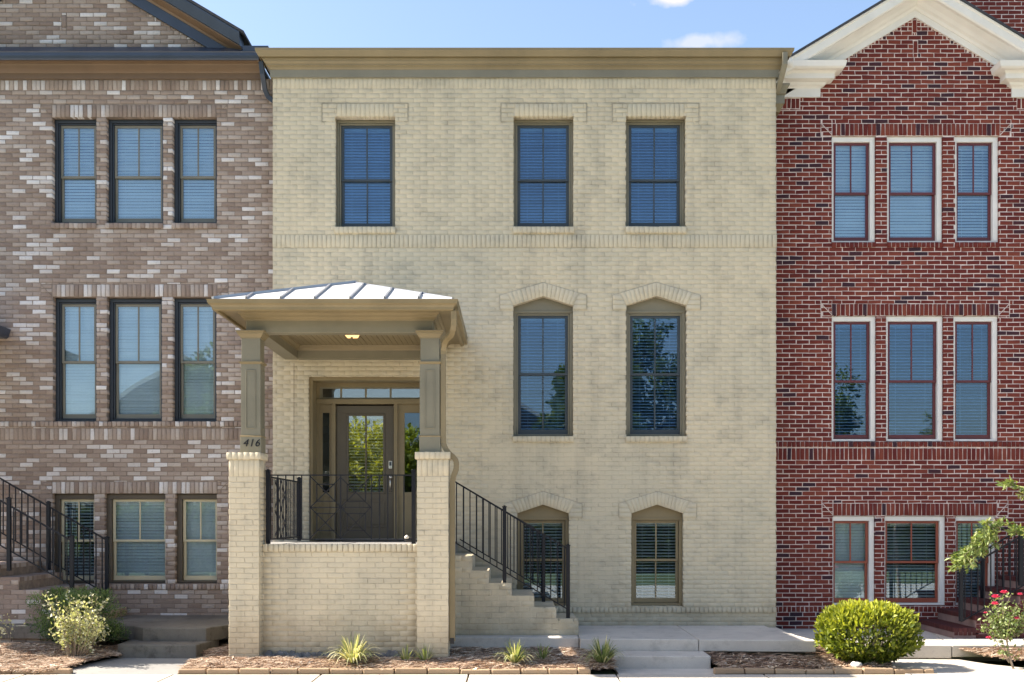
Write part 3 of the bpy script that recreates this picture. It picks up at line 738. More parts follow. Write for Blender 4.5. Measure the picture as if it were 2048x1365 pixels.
# eave, gutter, roof skirt
ep = [(lx0, DL), (xl(527), DL)]
MB().sweep(ep, [(0, zl(159.5)), (.03, zl(159.5)), (.03, zl(148)), (0, zl(148))]).build('frieze_board', M['brown'], HL)
MB().sweep(ep, [(0, zl(148.5)), (.035, zl(148.5)), (.05, zl(146)), (.085, zl(142)), (.10, zl(138)), (.11, zl(135)), (.19, 8.352), (.20, 8.372), (.288, 8.378), (.288, 8.43), (0, 8.45)]).build('crown_moulding', M['brown'], HL)
MB().sweep(ep, [(.292, 8.385), (.31, 8.385), (.322, 8.40), (.335, 8.44), (.335, 8.485), (.345, 8.50), (.335, 8.50), (.32, 8.45), (.30, 8.42), (.29, 8.50), (.285, 8.50)]).build('gutter', M['navy'], HL)
sk = MB(); sk.add([(lx0, DL-.33, 8.47), (xl(530), DL-.33, 8.47), (xl(530), DL+.006, 8.71), (lx0, DL+.006, 8.71), (lx0, DL-.33, 8.445), (xl(530), DL-.33, 8.445), (xl(530), DL+.006, 8.66), (lx0, DL+.006, 8.66)], [(0,1,2,3), (7,6,5,4), (0,4,5,1), (1,5,6,2), (2,6,7,3), (3,7,4,0)]); sk.build('roof_skirt', M['navy'], HL)
# gable rakes and main roof
for s in (-1, 1):
    xe_, ze_ = gcx+s*half, gz0; 
    x_o = gcx+s*(half+.55); z_o = gz0-.55*slope
    A = (gcx, gza, x_o, z_o) if s > 0 else (x_o, z_o, gcx, gza)
    MB().rake(*A, [(0, .0), (.035, .0), (.035, .17), (0, .17)], DL).build('rake_board', M['navy'], HL)
    MB().rake(*A, [(0, .17), (.05, .17), (.07, .20), (.12, .225), (.19, .26), (.20, .28), (0, .30)], DL).build('rake_moulding', M['brown'], HL)
    MB().rake(*A, [(.18, .27), (.26, .27), (.27, .31), (.30, .43), (.30, .45), (.0, .45), (0, .32)], DL).build('rake_fascia', M['navy'], HL)
    r_ = MB(); P = [(gcx, gza+.46), (gcx+s*(half+.62), gza+.46-(half+.62)*slope)]
    r_.add([(P[0][0], DL-.31, P[0][1]), (P[1][0], DL-.31, P[1][1]), (P[1][0], DL+5, P[1][1]), (P[0][0], DL+5, P[0][1])] + [(P[0][0], DL-.31, P[0][1]+.04), (P[1][0], DL-.31, P[1][1]+.04), (P[1][0], DL+5, P[1][1]+.04), (P[0][0], DL+5, P[0][1]+.04)],
           [(3,2,1,0), (4,5,6,7), (0,1,5,4), (1,2,6,5), (2,3,7,6), (3,0,4,7)]); r_.build('roof_slope', M['shingle'], HL)
MB().tube([(xl(529), DL-.24, 8.40), (xl(531), DL-.20, 8.22), (xl(533), DL-.10, 8.02), (xl(538), DL-.06, 7.93), (xl(550), DL-.05, 7.86)], .034, sq=True).build('downspout', M['navy'], HL, bevel=.004)
MB().box(xl(495), xl(545), DL-.30, DL+.3, 8.50, 8.60).build('roof_flashing', M['navy'], HL)

# ================================================================== RIGHT RED HOUSE
xr = lambda p: X(p, DR); zr = lambda p: Z(p, DR)
HR = thing('townhouse', 'red brick townhouse with white gable trim on the right', 'house', (6.8, DR, 0), 'attached townhouses in the row')
rx0, rx1 = 3.94, 9.9; rz0 = -.4; rz1 = 8.6
RW = []
for (a, b) in ((1664.4, 1750.5), (1775, 1884.6), (1911, 1997)): RW.append((xr(a), xr(b), zr(484.6), zr(273.5), 1))
for (a, b) in ((1664, 1751.7), (1773, 1886), (1908, 1996)): RW.append((xr(a), xr(b), zr(882), zr(633), 2))
for (a, b) in ((1666, 1749), (1770, 1890.6), (1912, 1991)): RW.append((xr(a), xr(b), zr(1210.5), zr(1033.6), 3))
holes = [w_[:4] for w_ in RW]; core_h = [(h[0]-.012, h[1]+.012, h[2]-.012, h[3]+.012) for h in holes]
rgx = xr(1829); rga = zr(36); rs = .60
rzg = zr(200)
wallR = core_wall(rx0, rx1, rz0, rzg, core_h, DR+.003).build('wall', M['red_mortar'], HR)
lints = [(xr(1664), xr(2000), zr(272), zr(247.6)), (xr(1664), xr(1997), zr(632), zr(608)), (xr(1666), xr(1994), zr(1032), zr(1007))]
lends = []
for (a, b, c, d) in lints: lends += [(a-.17, a, c, d), (b, b+.17, c, d)]
gh = (rga-rzg)/rs
exg = []
for k in range(60):
    z_a = rzg+k*.034; wd = gh-(z_a-rzg+.017)/rs
    if wd <= 0: break
    exg += [(-30, rgx-wd, z_a, z_a+.034), (rgx+wd, 30, z_a, z_a+.034)]
rsold = [(xr(1829)-.034, xr(1829)+.034, zr(66), zr(40)), (xr(1831)-.034, xr(1831)+.034, zr(107), zr(82))]
eso = [(rx0, xr(1600), zr(218), zr(197)), (xr(2034), rx1, zr(218), zr(197))]
ex = holes + lints + lends + exg + rsold + eso
bands = [(zr(1225), zr(1213), .004), (zr(921), zr(896.5), .003), (zr(895), zr(883), .015)]
groups = []; zprev = rz0
for b0, b1, o in bands:
    c, f = run_cells(rx0, rx1, zprev, b0, ex, phase=.08); groups.append((c, f, 0.)); groups.append((soldier_cells(rx0, rx1, b0, b1, holes), None, o)); zprev = b1
c, f = run_cells(rx0, rx1, zprev, rga, ex, phase=.08); groups.append((c, f, 0.))
for a, b, c_, d_ in lints: groups.append((soldier_cells(a, b, c_, d_, holes), None, .004))
for a, b, c_, d_ in eso: groups.append((soldier_cells(a, b, c_, d_, ()), None, .0))
for a, b, c_, d_ in lends: groups.append((run_cells(a, b, c_, d_, (), L=.17)[0], None, .002))
for a, b, c_, d_ in rsold: groups.append(([[(a, c_), (b, c_), (b, d_), (a, d_)]], None, .004))
for (a, b, c_, d_, r) in RW:
    if r == 1: sill(HR, a-.01, b+.01, zr(495.5), zr(485), DR, .02, M['red'], M['red_mortar'])
lay(HR, wallR, groups, FAC(DR), M['red'], tone_red, 298, (4.3, 1.6, (rx0, xr(2046))), wob=.0012, jit=.0022, cham=.0015, joint=.0115)
MB().prism([(rx0, rzg), (rx1, rzg), (rx1, rzg+.05), (rgx, rga+.05), (rx0, rzg+.05)], DR+.003, DR+.25).build('gable_wall', M['red_mortar'], HR)
shell(HR, rx0, rx1, rz0, rzg, DR)
for a, b, c_, d_, r in RW:
    if r < 3:
        wf = (.035, .075, .075, .03)
        window(HR, a, b, c_, d_, DR, .035, wf, zr(384.5 if r == 1 else 762), M['white'], M['maroon'], M['glass'] if r == 1 else M['glass_strong'], 1.0 if r == 1 else .45, False, inner=.0, sash=.042, pitch=.0475)
    else:
        window(HR, a, b, c_, d_, DR, .035, (.02, .075, .07, .03), zr(1125), M['white'], M['rust'], M['glass'], (1.15 if a < 5.3 else .5), False, inner=.0, sash=.04, pitch=.0475)
for (a, b, c_, d_) in lints:
    for s in (-1, 1):
        xa = a if s < 0 else b; MB().bar((xa, DR-.004, c_+.01), (xa+s*.16, DR-.004, d_-.01), .012, .010).build('mortar_joint', M['red_mortar'], HR)
for s in (-1, 1):
    A = (rgx, rga, rgx+s*2.25, rga-2.25*rs) if s > 0 else (rgx-2.25, rga-2.25*rs, rgx, rga)
    MB().rake(*A, [(-.02, .0), (.03, .0), (.03, .11), (-.02, .11)], DR).build('rake_board', M['white'], HR)
    MB().rake(*A, [(0, .11), (.045, .11), (.07, .15), (.11, .17), (.16, .215), (.24, .26), (.25, .28), (0, .29)], DR).build('rake_moulding', M['white'], HR)
    MB().rake(*A, [(.22, .265), (.31, .265), (.33, .29), (.34, .40), (.36, .42), (.36, .44), (.0, .44), (0, .30)], DR).build('rake_fascia', M['white'], HR)
    r_ = MB(); P = [(rgx, rga+.445), (rgx+s*2.3, rga+.445-2.3*rs)]
    r_.add([(P[0][0], DR-.38, P[0][1]), (P[1][0], DR-.38, P[1][1]), (P[1][0], DR+5, P[1][1]), (P[0][0], DR+5, P[0][1])] + [(P[0][0], DR-.38, P[0][1]+.035), (P[1][0], DR-.38, P[1][1]+.035), (P[1][0], DR+5, P[1][1]+.035), (P[0][0], DR+5, P[0][1]+.035)],
           [(3,2,1,0), (4,5,6,7), (0,1,5,4), (1,2,6,5), (2,3,7,6), (3,0,4,7)]); r_.build('roof_slope', M['shingle'], HR)
# boxed eave returns
def eret(xa, xb, name):
    z0_, z1_ = zr(196), zr(139)
    path = [(xa, DR+.0), (xb, DR+.0)]
    MB().sweep([(xa, DR+.2), (xa, DR), (xb, DR), (xb, DR+.2)], [(0, z0_), (.03, z0_), (.03, z0_+.13), (.05, z0_+.15), (.09, z0_+.17), (.10, z0_+.20), (.20, z0_+.225), (.20, z0_+.30), (.23, z0_+.33), (.30, z0_+.335), (.33, z0_+.36), (.345, z1_-.02), (.35, z1_), (0, z1_+.03)]).build(name, M['white'], HR)
eret(3.96, xr(1636), 'eave_return'); eret(xr(2026), 9.6, 'eave_return')
MB().tube([(4.16, DR-.30, 8.42), (4.16, DR-.30, 8.54), (4.18, DR-.28, 8.60)], [.07, .07, .06], 12).build('gutter_end', M['white'], HR, smooth=True)
MB().tube([(3.99, DR-.22, 8.22), (4.0, DR-.2, 8.10), (4.0, DR-.12, 8.02)], .035, 10).build('gutter_outlet', M['white'], HR, smooth=True)
# taller wall behind the right slope
c, f = run_cells(xr(1850), 9.9, 8.3, 10.4, (), phase=.02); v, q = brick_arrays(c, FAC(DR+.5), wob=.001, jit=.002, cham=.0015, joint=.0115)
uw = MB().box(xr(1850), 9.9, DR+.503, DR+.8, 8.3, 10.4).build('upper_wall', M['red_mortar'], HR)
np_mesh('brick_courses', v.reshape(-1, 3), q.reshape(-1, 4), np.repeat(tone_red(np.zeros((len(c), 2))), 9), M['red'], uw, 'stuff')

# ================================================================== ENTRANCE PORCH
PF = 14.2; xp = lambda p: X(p, PF); zp = lambda p: Z(p, PF)
PO = thing('entrance_porch', 'entrance porch on cream brick piers with a hipped standing seam metal roof', 'porch', (-2.2, 14.5, -.2))
FL = 1.26
def pier(xa, xb, zb, zt_, near):
    pd = .395; a, b = xa, xb
    co = MB().box(a+.006, b-.006, PF+.006, PF+pd-.006, zb, zt_-.05).build('pier', M['cream_joint'], PO)
    zc = zt_-.092; zs = zc-.215
    planes = [(Plane2(a, PF, 1, 0), 0, b-a), (Plane2(b, PF, 0, 1), .1, pd-.1), (Plane2(a, PF+pd, 0, -1), .1, pd-.1), (Plane2(b, PF+pd, -1, 0), 0, b-a)]
    V = []; Q = []; T = []; base = 0
    for i, (pl, u0, u1) in enumerate(planes):
        g = []
        c, f = run_cells(u0, u1, zb, zs, (), phase=.0 if u0 == 0 else .1)
        c2 = soldier_cells(u0, u1, zs, zc); c3 = soldier_cells(u0-(.024 if u0 == 0 else 0), u1+(.024 if u0 == 0 else 0), zc, zt_)
        if i == 0:
            lay(PO, co, [(c, [True]*len(c) if True else f, 0.), (c2, None, .0), (c3, None, .024)], pl, M['cream'], tone_any, 88, (0, 2.0), wob=.0013, jit=.0016, cham=.0035, joint=.007)
        else:
            for cc, o in ((c, 0.), (c2, 0.), (c3, .024)):
                v, q = brick_arrays(cc, pl, out=o, wob=.0016, cham=.004); V.append(v.reshape(-1, 3)); Q.append(q.reshape(-1, 4)+base); base += v.shape[0]*12; T.append(rng.uniform(0, 1, v.shape[0]).repeat(9))
    np_mesh('side_bricks', np.concatenate(V), np.concatenate(Q), np.concatenate(T), M['cream'], co, 'stuff')
    MB().box(a-.0195, b+.0195, PF-.0195, PF+pd+.0195, zc+.004, zt_-.004).build('pier_cap', M['cream'], co)
LPX = (xp(457), xp(518.5)); RPX = (xp(833.3), xp(897.3))
pier(*LPX, -.32, zp(905), 0); pier(*RPX, -.32, zp(904), 0)
# front wall between piers
WF = 14.40
pw = MB().box(LPX[1]-.1, RPX[0]+.1, WF+.006, WF+.22, -.32, FL-.01).build('front_wall', M['cream_joint'], PO)
c, f = run_cells(LPX[1]-.02, RPX[0]+.02, Z(1305, WF), Z(1104, WF), (), phase=.06); c2 = soldier_cells(LPX[1], RPX[0], Z(1104, WF), Z(1088, WF))
lay(PO, pw, [(c, f, 0.), (c2, None, .022)], Plane2(0, WF, 1, 0), M['cream'], tone_any, 124, (-2.2, .8), wob=.0014, jit=.0018, cham=.0035, joint=.008)
MB().box(LPX[0]+.05, RPX[1]-.02, WF+.2, DM-.004, .9, FL-.012).build('porch_floor', M['floor'], PO)
# side wall left (towards the tan house) and right side wall
for nm, xs in (('side_wall', LPX[0]+.03), ('side_wall', RPX[1]-.23)):
    sw = MB().box(xs, xs+.2, PF+.39, DM-.003, -.32, FL-.03).build(nm, M['cream_joint'], PO)
    plL = Plane2(xs-.006, DM, 0, -1) if xs < -3 else Plane2(xs+.206, PF+.395, 0, 1)
    c, f = run_cells(.0, DM-PF-.395, -.3, FL-.02); v, q = brick_arrays(c, plL, wob=.0016, cham=.004, depth=.05)
    np_mesh('side_bricks', v.reshape(-1, 3), q.reshape(-1, 4), rng.uniform(0, 1, v.shape[0]).repeat(9), M['cream'], sw, 'stuff')
# ragged footing
ft = MB()
for k in range(26):
    xx = LPX[1]+.02+k*.073; ww = .12; hh = random.uniform(.02, .075)
    pts = [(xx+random.uniform(-.02, .02), -.26), (xx+ww, -.26), (xx+ww*random.uniform(.7, 1), -.17+hh*random.uniform(.3, 1)), (xx+ww*.4, -.16+hh), (xx, -.18+hh*random.uniform(.2, .8))]
    ft.prism(pts, WF-random.uniform(.02, .07), WF+.05)
ft.build('footing', M['footing'], PO, 'stuff', bevel=.008)
# columns
def column(xc, lab=None):
    yc = PF+.197; h = .12
    co = MB()
    def sq(hw, z0, z1): co.box(xc-hw, xc+hw, yc-hw, yc+hw, z0, z1)
    zb = zp(905.5)+.002
    zc = lambda p: Z(p, PF+.06)
    sq(.133, zb, zc(873)); sq(.124, zc(873), zc(726.5)); sq(.119, zc(724), zc(676))
    path = [(xc-.12, yc-.12), (xc-.12, yc+.12), (xc+.12, yc+.12), (xc+.12, yc-.12)][::-1]
    path = [(xc-.12, yc-.12), (xc+.12, yc-.12), (xc+.12, yc+.12), (xc-.12, yc+.12)]
    o = co.build('column', M['olive_grey'], PO, bevel=.003)
    if lab: o['label'] = lab
    MB().sweep(path, [(-.02, zc(676.5)), (.008, zc(676.5)), (.012, zc(674)), (.03, zc(670.5)), (.045, zc(668)), (.048, zc(665)), (.062, zc(663.5)), (.062, zc(661.5)), (-.02, zc(661.5))], True).build('capital', M['olive'], o)
    MB().sweep(path, [(-.02, zc(729)), (.009, zc(728)), (.026, zc(725.5)), (.028, zc(723.3)), (-.02, zc(722.3))], True).build('neck_moulding', M['olive'], o)
    MB().sweep(path, [(0, zc(874.5)), (.015, zc(874)), (.022, zc(871.8)), (0, zc(870.8))], True).build('base_moulding', M['olive'], o)
    pn = MB()
    z0, z1 = zc(857), zc(740)
    for (dx, dy) in ((0, -1), (1, 0), (-1, 0)):
        hw = .064
        def B(a0, a1, b0, b1):
            t0, t1 = .124, .134
            if dy: pn.box(xc+a0, xc+a1, yc-t1, yc-t0+.001, b0, b1)
            else: pn.box(xc+dx*(t0 if dx > 0 else t1)*1., xc+dx*(t1 if dx > 0 else t0), yc+a0, yc+a1, b0, b1)
        B(-hw, hw, z0, z0+.012); B(-hw, hw, z1-.012, z1); B(-hw, -hw+.012, z0+.012, z1-.012); B(hw-.012, hw, z0+.012, z1-.012)
    pn.build('panel_moulding', M['olive_grey'], o, bevel=.002)
    return o
cl = column(X(501, PF+.06)); column(X(859.5, PF+.06))
fc = bpy.data.curves.new('house_number', 'FONT'); fc.body = '416'; fc.size = .135; fc.extrude = .006; fc.shear = .25; fc.align_x = 'CENTER'; fc.align_y = 'CENTER'; fc.offset = -.0008; fc.space_character = 1.1
_t = bpy.data.objects.new('t', fc); fc.materials.append(M['iron']); COL.objects.link(_t); bpy.context.view_layer.update(); _m = bpy.data.meshes.new_from_object(_t.evaluated_get(bpy.context.evaluated_depsgraph_get())); bpy.data.objects.remove(_t); fo = bpy.data.objects.new('house_number', _m); link(fo, cl); fo.location = (X(502.5, PF+.06), PF+.197-.133-.006, Z(887, PF+.06)); fo.rotation_euler = (math.radians(90), 0, 0)
# beams
bx0, bx1 = -3.40, -1.03; BF = 14.33; bz0 = 3.947; bz1 = 4.12; ENDY = DM-.003
MB().box(bx0, bx1, BF, BF+.21, bz0, bz1+.1).build('beam', M['olive_grey'], PO, bevel=.004)
MB().box(bx0, bx0+.21, BF+.21, ENDY, bz0, bz1+.1).build('beam', M['olive_grey'], PO, bevel=.004)
MB().box(bx1-.21, bx1, BF+.21, ENDY, bz0, bz1+.1).build('beam', M['olive_grey'], PO, bevel=.004)
MB().box(bx0+.21, bx1-.21, ENDY-.14, ENDY, bz0-.01, bz1+.08).build('beam', M['olive_grey'], PO, bevel=.004)
cp = MB()     # beadboard ceiling: narrow boards
nb = 26; xa, xb = bx0+.21, bx1-.21
for k in range(nb):
    u0 = xa+(xb-xa)*k/nb; u1 = xa+(xb-xa)*(k+1)/nb
    cp.box(u0+.003, u1-.003, BF+.2, ENDY-.13, 4.13, 4.145)
cp.box(xa, xb, BF+.2, ENDY-.13, 4.137, 4.17)
cp.build('ceiling_boards', M['olive'], PO)
MB().sweep([(xa, BF+.21), (xa, ENDY-.14), (xb, ENDY-.14), (xb, BF+.21)], [(0, 4.13), (0, 4.06), (.012, 4.06), (.022, 4.085), (.05, 4.115), (.055, 4.13)], True).build('ceiling_crown', M['olive'], PO)
# entablature mouldings & gutter & soffit
mp_ = [(bx0, ENDY), (bx0, BF), (bx1, BF), (bx1, ENDY)]
MB().sweep(mp_, [(0, 4.095), (.015, 4.095), (.02, 4.112), (.05, 4.135), (.055, 4.155), (.085, 4.175), (.09, 4.19), (0, 4.20)]).build('bed_moulding', M['olive'], PO)
MB().sweep(mp_, [(.0, 4.185), (.34, 4.172), (.34, 4.205), (0, 4.215)]).build('soffit', M['olive'], PO)
gp = [(-3.76+.08, ENDY), (-3.76+.08, 13.80+.08), (-.69-.08, 13.80+.08), (-.69-.08, ENDY)]
MB().sweep(gp, [(-.02, 4.142), (.0, 4.14), (.025, 4.15), (.03, 4.18), (.045, 4.205), (.07, 4.22), (.075, 4.245), (.08, 4.262), (.086, 4.268), (.07, 4.268), (.06, 4.225), (.0, 4.18), (-.01, 4.268), (-.03, 4.268)]).build('gutter', M['olive'], PO)
# hipped roof: pan panels and standing seams
ex0, ex1, ef = -3.70, -.75, 13.86; ez = 4.285; az_ = 4.79; ax = (ex0+ex1)/2+.06; ay = ef+(ex1-ex0)/2
rf = MB()
def slab(p):   # polygon plate with thickness, normal up
    n = len(p); lo = [(x, y, z-.02) for x, y, z in p]; rf.add(p+lo, [tuple(range(n)), tuple(range(2*n-1, n-1, -1))]+[(i, i+n, (i+1) % n+n, (i+1) % n) for i in range(n)])
slab([(ex0, ef, ez), (ex1, ef, ez), (ax, ay, az_)])
slab([(ex1, ef, ez), (ex1, ENDY, ez), (ax, ENDY, az_), (ax, ay, az_)])
slab([(ex0, ENDY, ez), (ex0, ef, ez), (ax, ay, az_), (ax, ENDY, az_)])
roof = rf.build('metal_roof', M['roof'], PO)
def seam(p, q, w_=.022, h_=.03, name='roof_seam'): MB().bar(Vector(p)+Vector((0,0,.012)), Vector(q)+Vector((0,0,.012)), w_, h_).build(name, M['seam'], roof)
k_ = (az_-ez)/(ay-ef)
for p in (492, 561, 629, 700, 769, 837):
    xs = X(p, ef); dy = min(xs-ex0, ex1-xs)
    if dy > .05: seam((xs, ef, ez), (xs, ef+dy, ez+dy*k_))
for s, xe_ in ((1, ex0), (-1, ex1)):
    yy = ef+.42
    while yy < ENDY:
        dx = min(yy-ef, ax-ex0); seam((xe_, yy, ez), (xe_+s*dx, yy, ez+dx*k_)); yy += .42
seam((ex0, ef, ez), (ax, ay, az_), .05, .03, 'hip_cap'); seam((ex1, ef, ez-.012), (ax, ay, az_-.012), .03, .03, 'hip_cap'); seam((ax, ay, az_), (ax, ENDY, az_), .05, .03, 'ridge_cap')
MB().box(ex0-.0, ex1+.0, ef-.004, ef+.02, ez-.045, ez-.004).build('drip_edge', M['casing_dark'], roof)
# downspout of the porch
YD = PF+.28
dpt = [(-.74, 13.95, 4.15), (-.735, 13.97, 4.0)]
def sm(pts, n=6):
    res = []
    for i in range(len(pts)-1):
        p0 = Vector(pts[max(i-1, 0)]); p1 = Vector(pts[i]); p2 = Vector(pts[i+1]); p3 = Vector(pts[min(i+2, len(pts)-1)])
        for k in range(n):
            t = k/n; res.append(.5*((2*p1)+(-p0+p2)*t+(2*p0-5*p1+4*p2-p3)*t*t+(-p0+3*p1-3*p2+p3)*t**3))
    res.append(Vector(pts[-1])); return res
y1 = PF+.12
dpts = sm([(-.745, 13.92, 4.15), (-.745, 13.95, 3.98), (-.775, 14.05, 3.89), (-.86, 14.22, 3.83), (X(886.5, y1), y1, 3.72), (X(886.5, y1), y1, 3.6)], 5)
d1 = MB().tube(dpts, .033, sq=True, rib=.06)
d1.tube([(X(886.5, y1), y1, 3.61), (X(886.5, y1), y1, 2.62)], .034, sq=True)
d1.tube(sm([(X(886.5, y1), y1, 2.63), (X(888, y1), y1, 2.52), (X(897, y1), y1, 2.42), (X(911, y1), y1, 2.33), (X(912.5, y1), y1, 2.22), (X(907, y1), y1, 2.12), (X(905, y1), y1, 2.03)], 5), .033, sq=True, rib=.06)
d1.tube([(X(905, y1), y1, 2.04), (X(905, y1), y1, .95)], .034, sq=True); d1.tube([(X(904.5, y1), y1, .96), (X(904.5, y1), y1, .03)], .038, sq=True)
d1.build('downspout', M['olive'], PO, bevel=.005)
MB().box(X(904.5, y1)-.026, X(904.5, y1)+.026, y1-.042, y1-.030, -.0, .075).build('downspout_mouth', M['plastic'], PO)  # black block standing for the dark hollow of the outlet
# ceiling lamp
lx_, ly_ = X(703.5, 15.3), 15.3
lm = thing('ceiling_lamp', 'small lit square glass lamp flush on the porch ceiling', 'lamp', (lx_, ly_, 4.13))
MB().box(lx_-.11, lx_+.11, ly_-.11, ly_+.11, 4.105, 4.129).build('lamp_base', M['casing_brown'], lm)
MB().prism([(lx_-.07, 4.045), (lx_+.07, 4.045), (lx_+.10, 4.105), (lx_-.10, 4.105)], ly_-.095, ly_+.095).build('lamp_shade', M['lamp'], lm, bevel=.006)
MB().tube([(lx_, ly_, 4.046), (lx_, ly_, 4.028)], [.02, .012], 10).build('finial', M['casing_brown'], lm)
# front railing of the porch
RY = WF+.12; xq = lambda p: X(p, RY); zq = lambda p: Z(p, RY)
PR = thing('porch_railing', 'black iron railing with diamond panel above the porch front wall', 'railing', (-2.3, RY, FL))
def post(root, xx, yy, z0, z1, w_=.052):
    MB().box(xx-w_/2, xx+w_/2, yy-w_/2, yy+w_/2, z0, z1).box(xx-w_*.62, xx+w_*.62, yy-w_*.62, yy+w_*.62, z1, z1+.014).box(xx-w_*.3, xx+w_*.3, yy-w_*.3, yy+w_*.3, z1+.014, z1+.026).build('post', M['iron'], root, bevel=.002)
post(PR, xq(536.3), RY, FL, zq(943)); post(PR, xq(827.4), RY, FL, zq(943))
MB().box(xq(540), xq(824), RY-.014, RY+.014, zq(952), zq(949.5)).build('top_rail', M['iron'], PR); MB().box(xq(540), xq(824), RY-.012, RY+.012, zq(1080), zq(1078)).build('bottom_rail', M['iron'], PR)
for p in (555.7, 571.6, 587.5, 603.4, 620, 681.4, 743, 759.3, 775.5, 791.9, 807.8):
    MB().box(xq(p)-.0072, xq(p)+.0072, RY-.0072, RY+.0072, zq(1078.5), zq(951)).build('baluster', M['iron'], PR)
mo = MB()
def ml(a, b, c_, d_):
    s = 6.606; f_ = lambda u, v: (xq(530+u/s), RY, zq(935+v/s)); mo.bar(f_(a, b), f_(c_, d_), .013, .013, up=(0, 1, 0))
ml(595, 115, 1408, 940); ml(595, 940, 1408, 115); ml(1000, 135, 600, 530); ml(600, 530, 1000, 935); ml(1000, 135, 1400, 530); ml(1400, 530, 1000, 935); ml(600, 530, 1400, 530)
for cx_ in (805, 1207):
    for cy_ in (337, 723): ml(cx_-120, cy_-112, cx_+120, cy_-112); ml(cx_-120, cy_+112, cx_+120, cy_+112); ml(cx_-120, cy_-112, cx_-120, cy_+112); ml(cx_+120, cy_-112, cx_+120, cy_+112)
mo.build('diamond_motif', M['iron'], PR)
# side railing on the left
SR = thing('side_railing', 'black iron railing running back along the left side of the porch', 'railing', (xq(536), 15.6, FL))
sx = xq(536.3)+.0; ys0, ys1 = RY+.06, 16.62
post(SR, sx, ys1, FL, zq(943)-.02)
MB().box(sx-.014, sx+.014, ys0, ys1, zq(952)-.02, zq(949.5)-.02).build('top_rail', M['iron'], SR); MB().box(sx-.012, sx+.012, ys0, ys1, FL+.05, FL+.068).build('bottom_rail', M['iron'], SR)
k = 0
while ys0+.12+k*.115 < ys1-.05:
    yy = ys0+.12+k*.115; MB().box(sx-.006, sx+.006, yy-.006, yy+.006, FL+.06, zq(952)-.02).build('baluster', M['iron'], SR); k += 1
mo = MB(); zt_, zb_ = zq(952)-.03, FL+.07; zc_ = (zt_+zb_)/2
for a, b in (((15.0, zt_), (15.8, zb_)), ((15.0, zb_), (15.8, zt_)), ((15.4, zt_), (15.0, zc_)), ((15.0, zc_), (15.4, zb_)), ((15.4, zt_), (15.8, zc_)), ((15.8, zc_), (15.4, zb_))):
    mo.bar((sx-.014, a[0], a[1]), (sx-.014, b[0], b[1]), .009, .009)
mo.build('diamond_motif', M['iron'], SR)
# small faucet-like doorstop on the ledge
dg = thing('door_stop', 'small white and black dog doorstop beside the right railing post', 'ornament', (xq(813), RY+.25, FL))
gx = xq(815); gy = RY+.22
MB().tube([(gx-.05, gy, FL+.03), (gx-.02, gy, FL+.05), (gx+.03, gy, FL+.05), (gx+.07, gy, FL+.035)], [.02, .03, .03, .015], 10).build('body', M['plastic'], dg, smooth=True)
MB().tube([(gx-.06, gy-.01, FL+.07), (gx-.03, gy-.01, FL+.085), (gx+.0, gy-.01, FL+.075)], [.015, .028, .014], 10).build('head', M['white'], dg, smooth=True)
MB().box(gx+.02, gx+.07, gy-.03, gy+.03, FL+.0, FL+.012).build('foot', M['white'], dg, bevel=.003)
tag(dg, 'small black and white ornament on the porch floor beside the right railing post', 'ornament')

# ================================================================== MAIN STAIR
CF = 15.35; xs_ = lambda p: X(p, CF); zs_ = lambda p: Z(p, CF)
ST = thing('brick_stairs', 'cream brick stairs descending right from the porch', 'stairs', (.1, 15.9, 0))
edges = [(900, 942, 1112), (942, 976, 1141.6), (976, 1021.8, 1166.7), (1021.8, 1066.8, 1192), (1066.8, 1110.8, 1217), (1110.8, 1155.4, 1243)]
cells = []; lx = xs_(900)
for i, (a, b, yt) in enumerate(edges):
    zt_ = zs_(yt); a_, b_ = xs_(a), xs_(b)
    stp = MB().box(a_, b_+.012, CF+.004, DM-.02, 0, zt_-.008).build('step', M['cream_joint'], ST)
    n = max(2, round((DM-.03-CF)/.0677))
    tc_ = [[(a_, zt_-.062), (b_, zt_-.062), (b_, zt_), (a_, zt_)]]
    # nosing bricks running back: tread
    tb = MB()
    for k in range(n):
        y_a = CF+k*(DM-.03-CF)/n; y_b = CF+(k+1)*(DM-.03-CF)/n
        tb.box(a_+.001, b_+.008, y_a+.002, y_b-.002, zt_-.06, zt_+random.uniform(-.0015, .0015))
    tb.build('tread_bricks', M['cream'], stp, 'stuff')
    for k in range(1, 2): pass
    lo = 0.0
zz = 0.0; ph = 0
rise = [zs_(e[2]) for e in edges]
c_all = []
for r in range(14):
    z0_ = r*.0677; z1_ = z0_+.0677
    for i, (a, b, yt) in enumerate(edges):
        pass
xr_of = lambda z: xs_([e for e in edges if zs_(e[2]) >= z-.012][-1][1]) if [e for e in edges if zs_(e[2]) >= z-.012] else None
n = 14; top = rise[0]; pc = top/n
for r in range(n):
    xe2 = xr_of((r+1)*pc-.03)
    if xe2 is None: continue
    c, f = run_cells(lx, xe2, r*pc, (r+1)*pc, (), phase=(.1 if r % 2 else 0)); c_all += c
lay(ST, ST, [(c_all, [c[1][0]-c[0][0] > .17 for c in c_all], 0.)], Plane2(0, CF, 1, 0), M['cream'], tone_any, 80, (.3, .6), wob=.0016, jit=.0016, cham=.004, depth=.08)
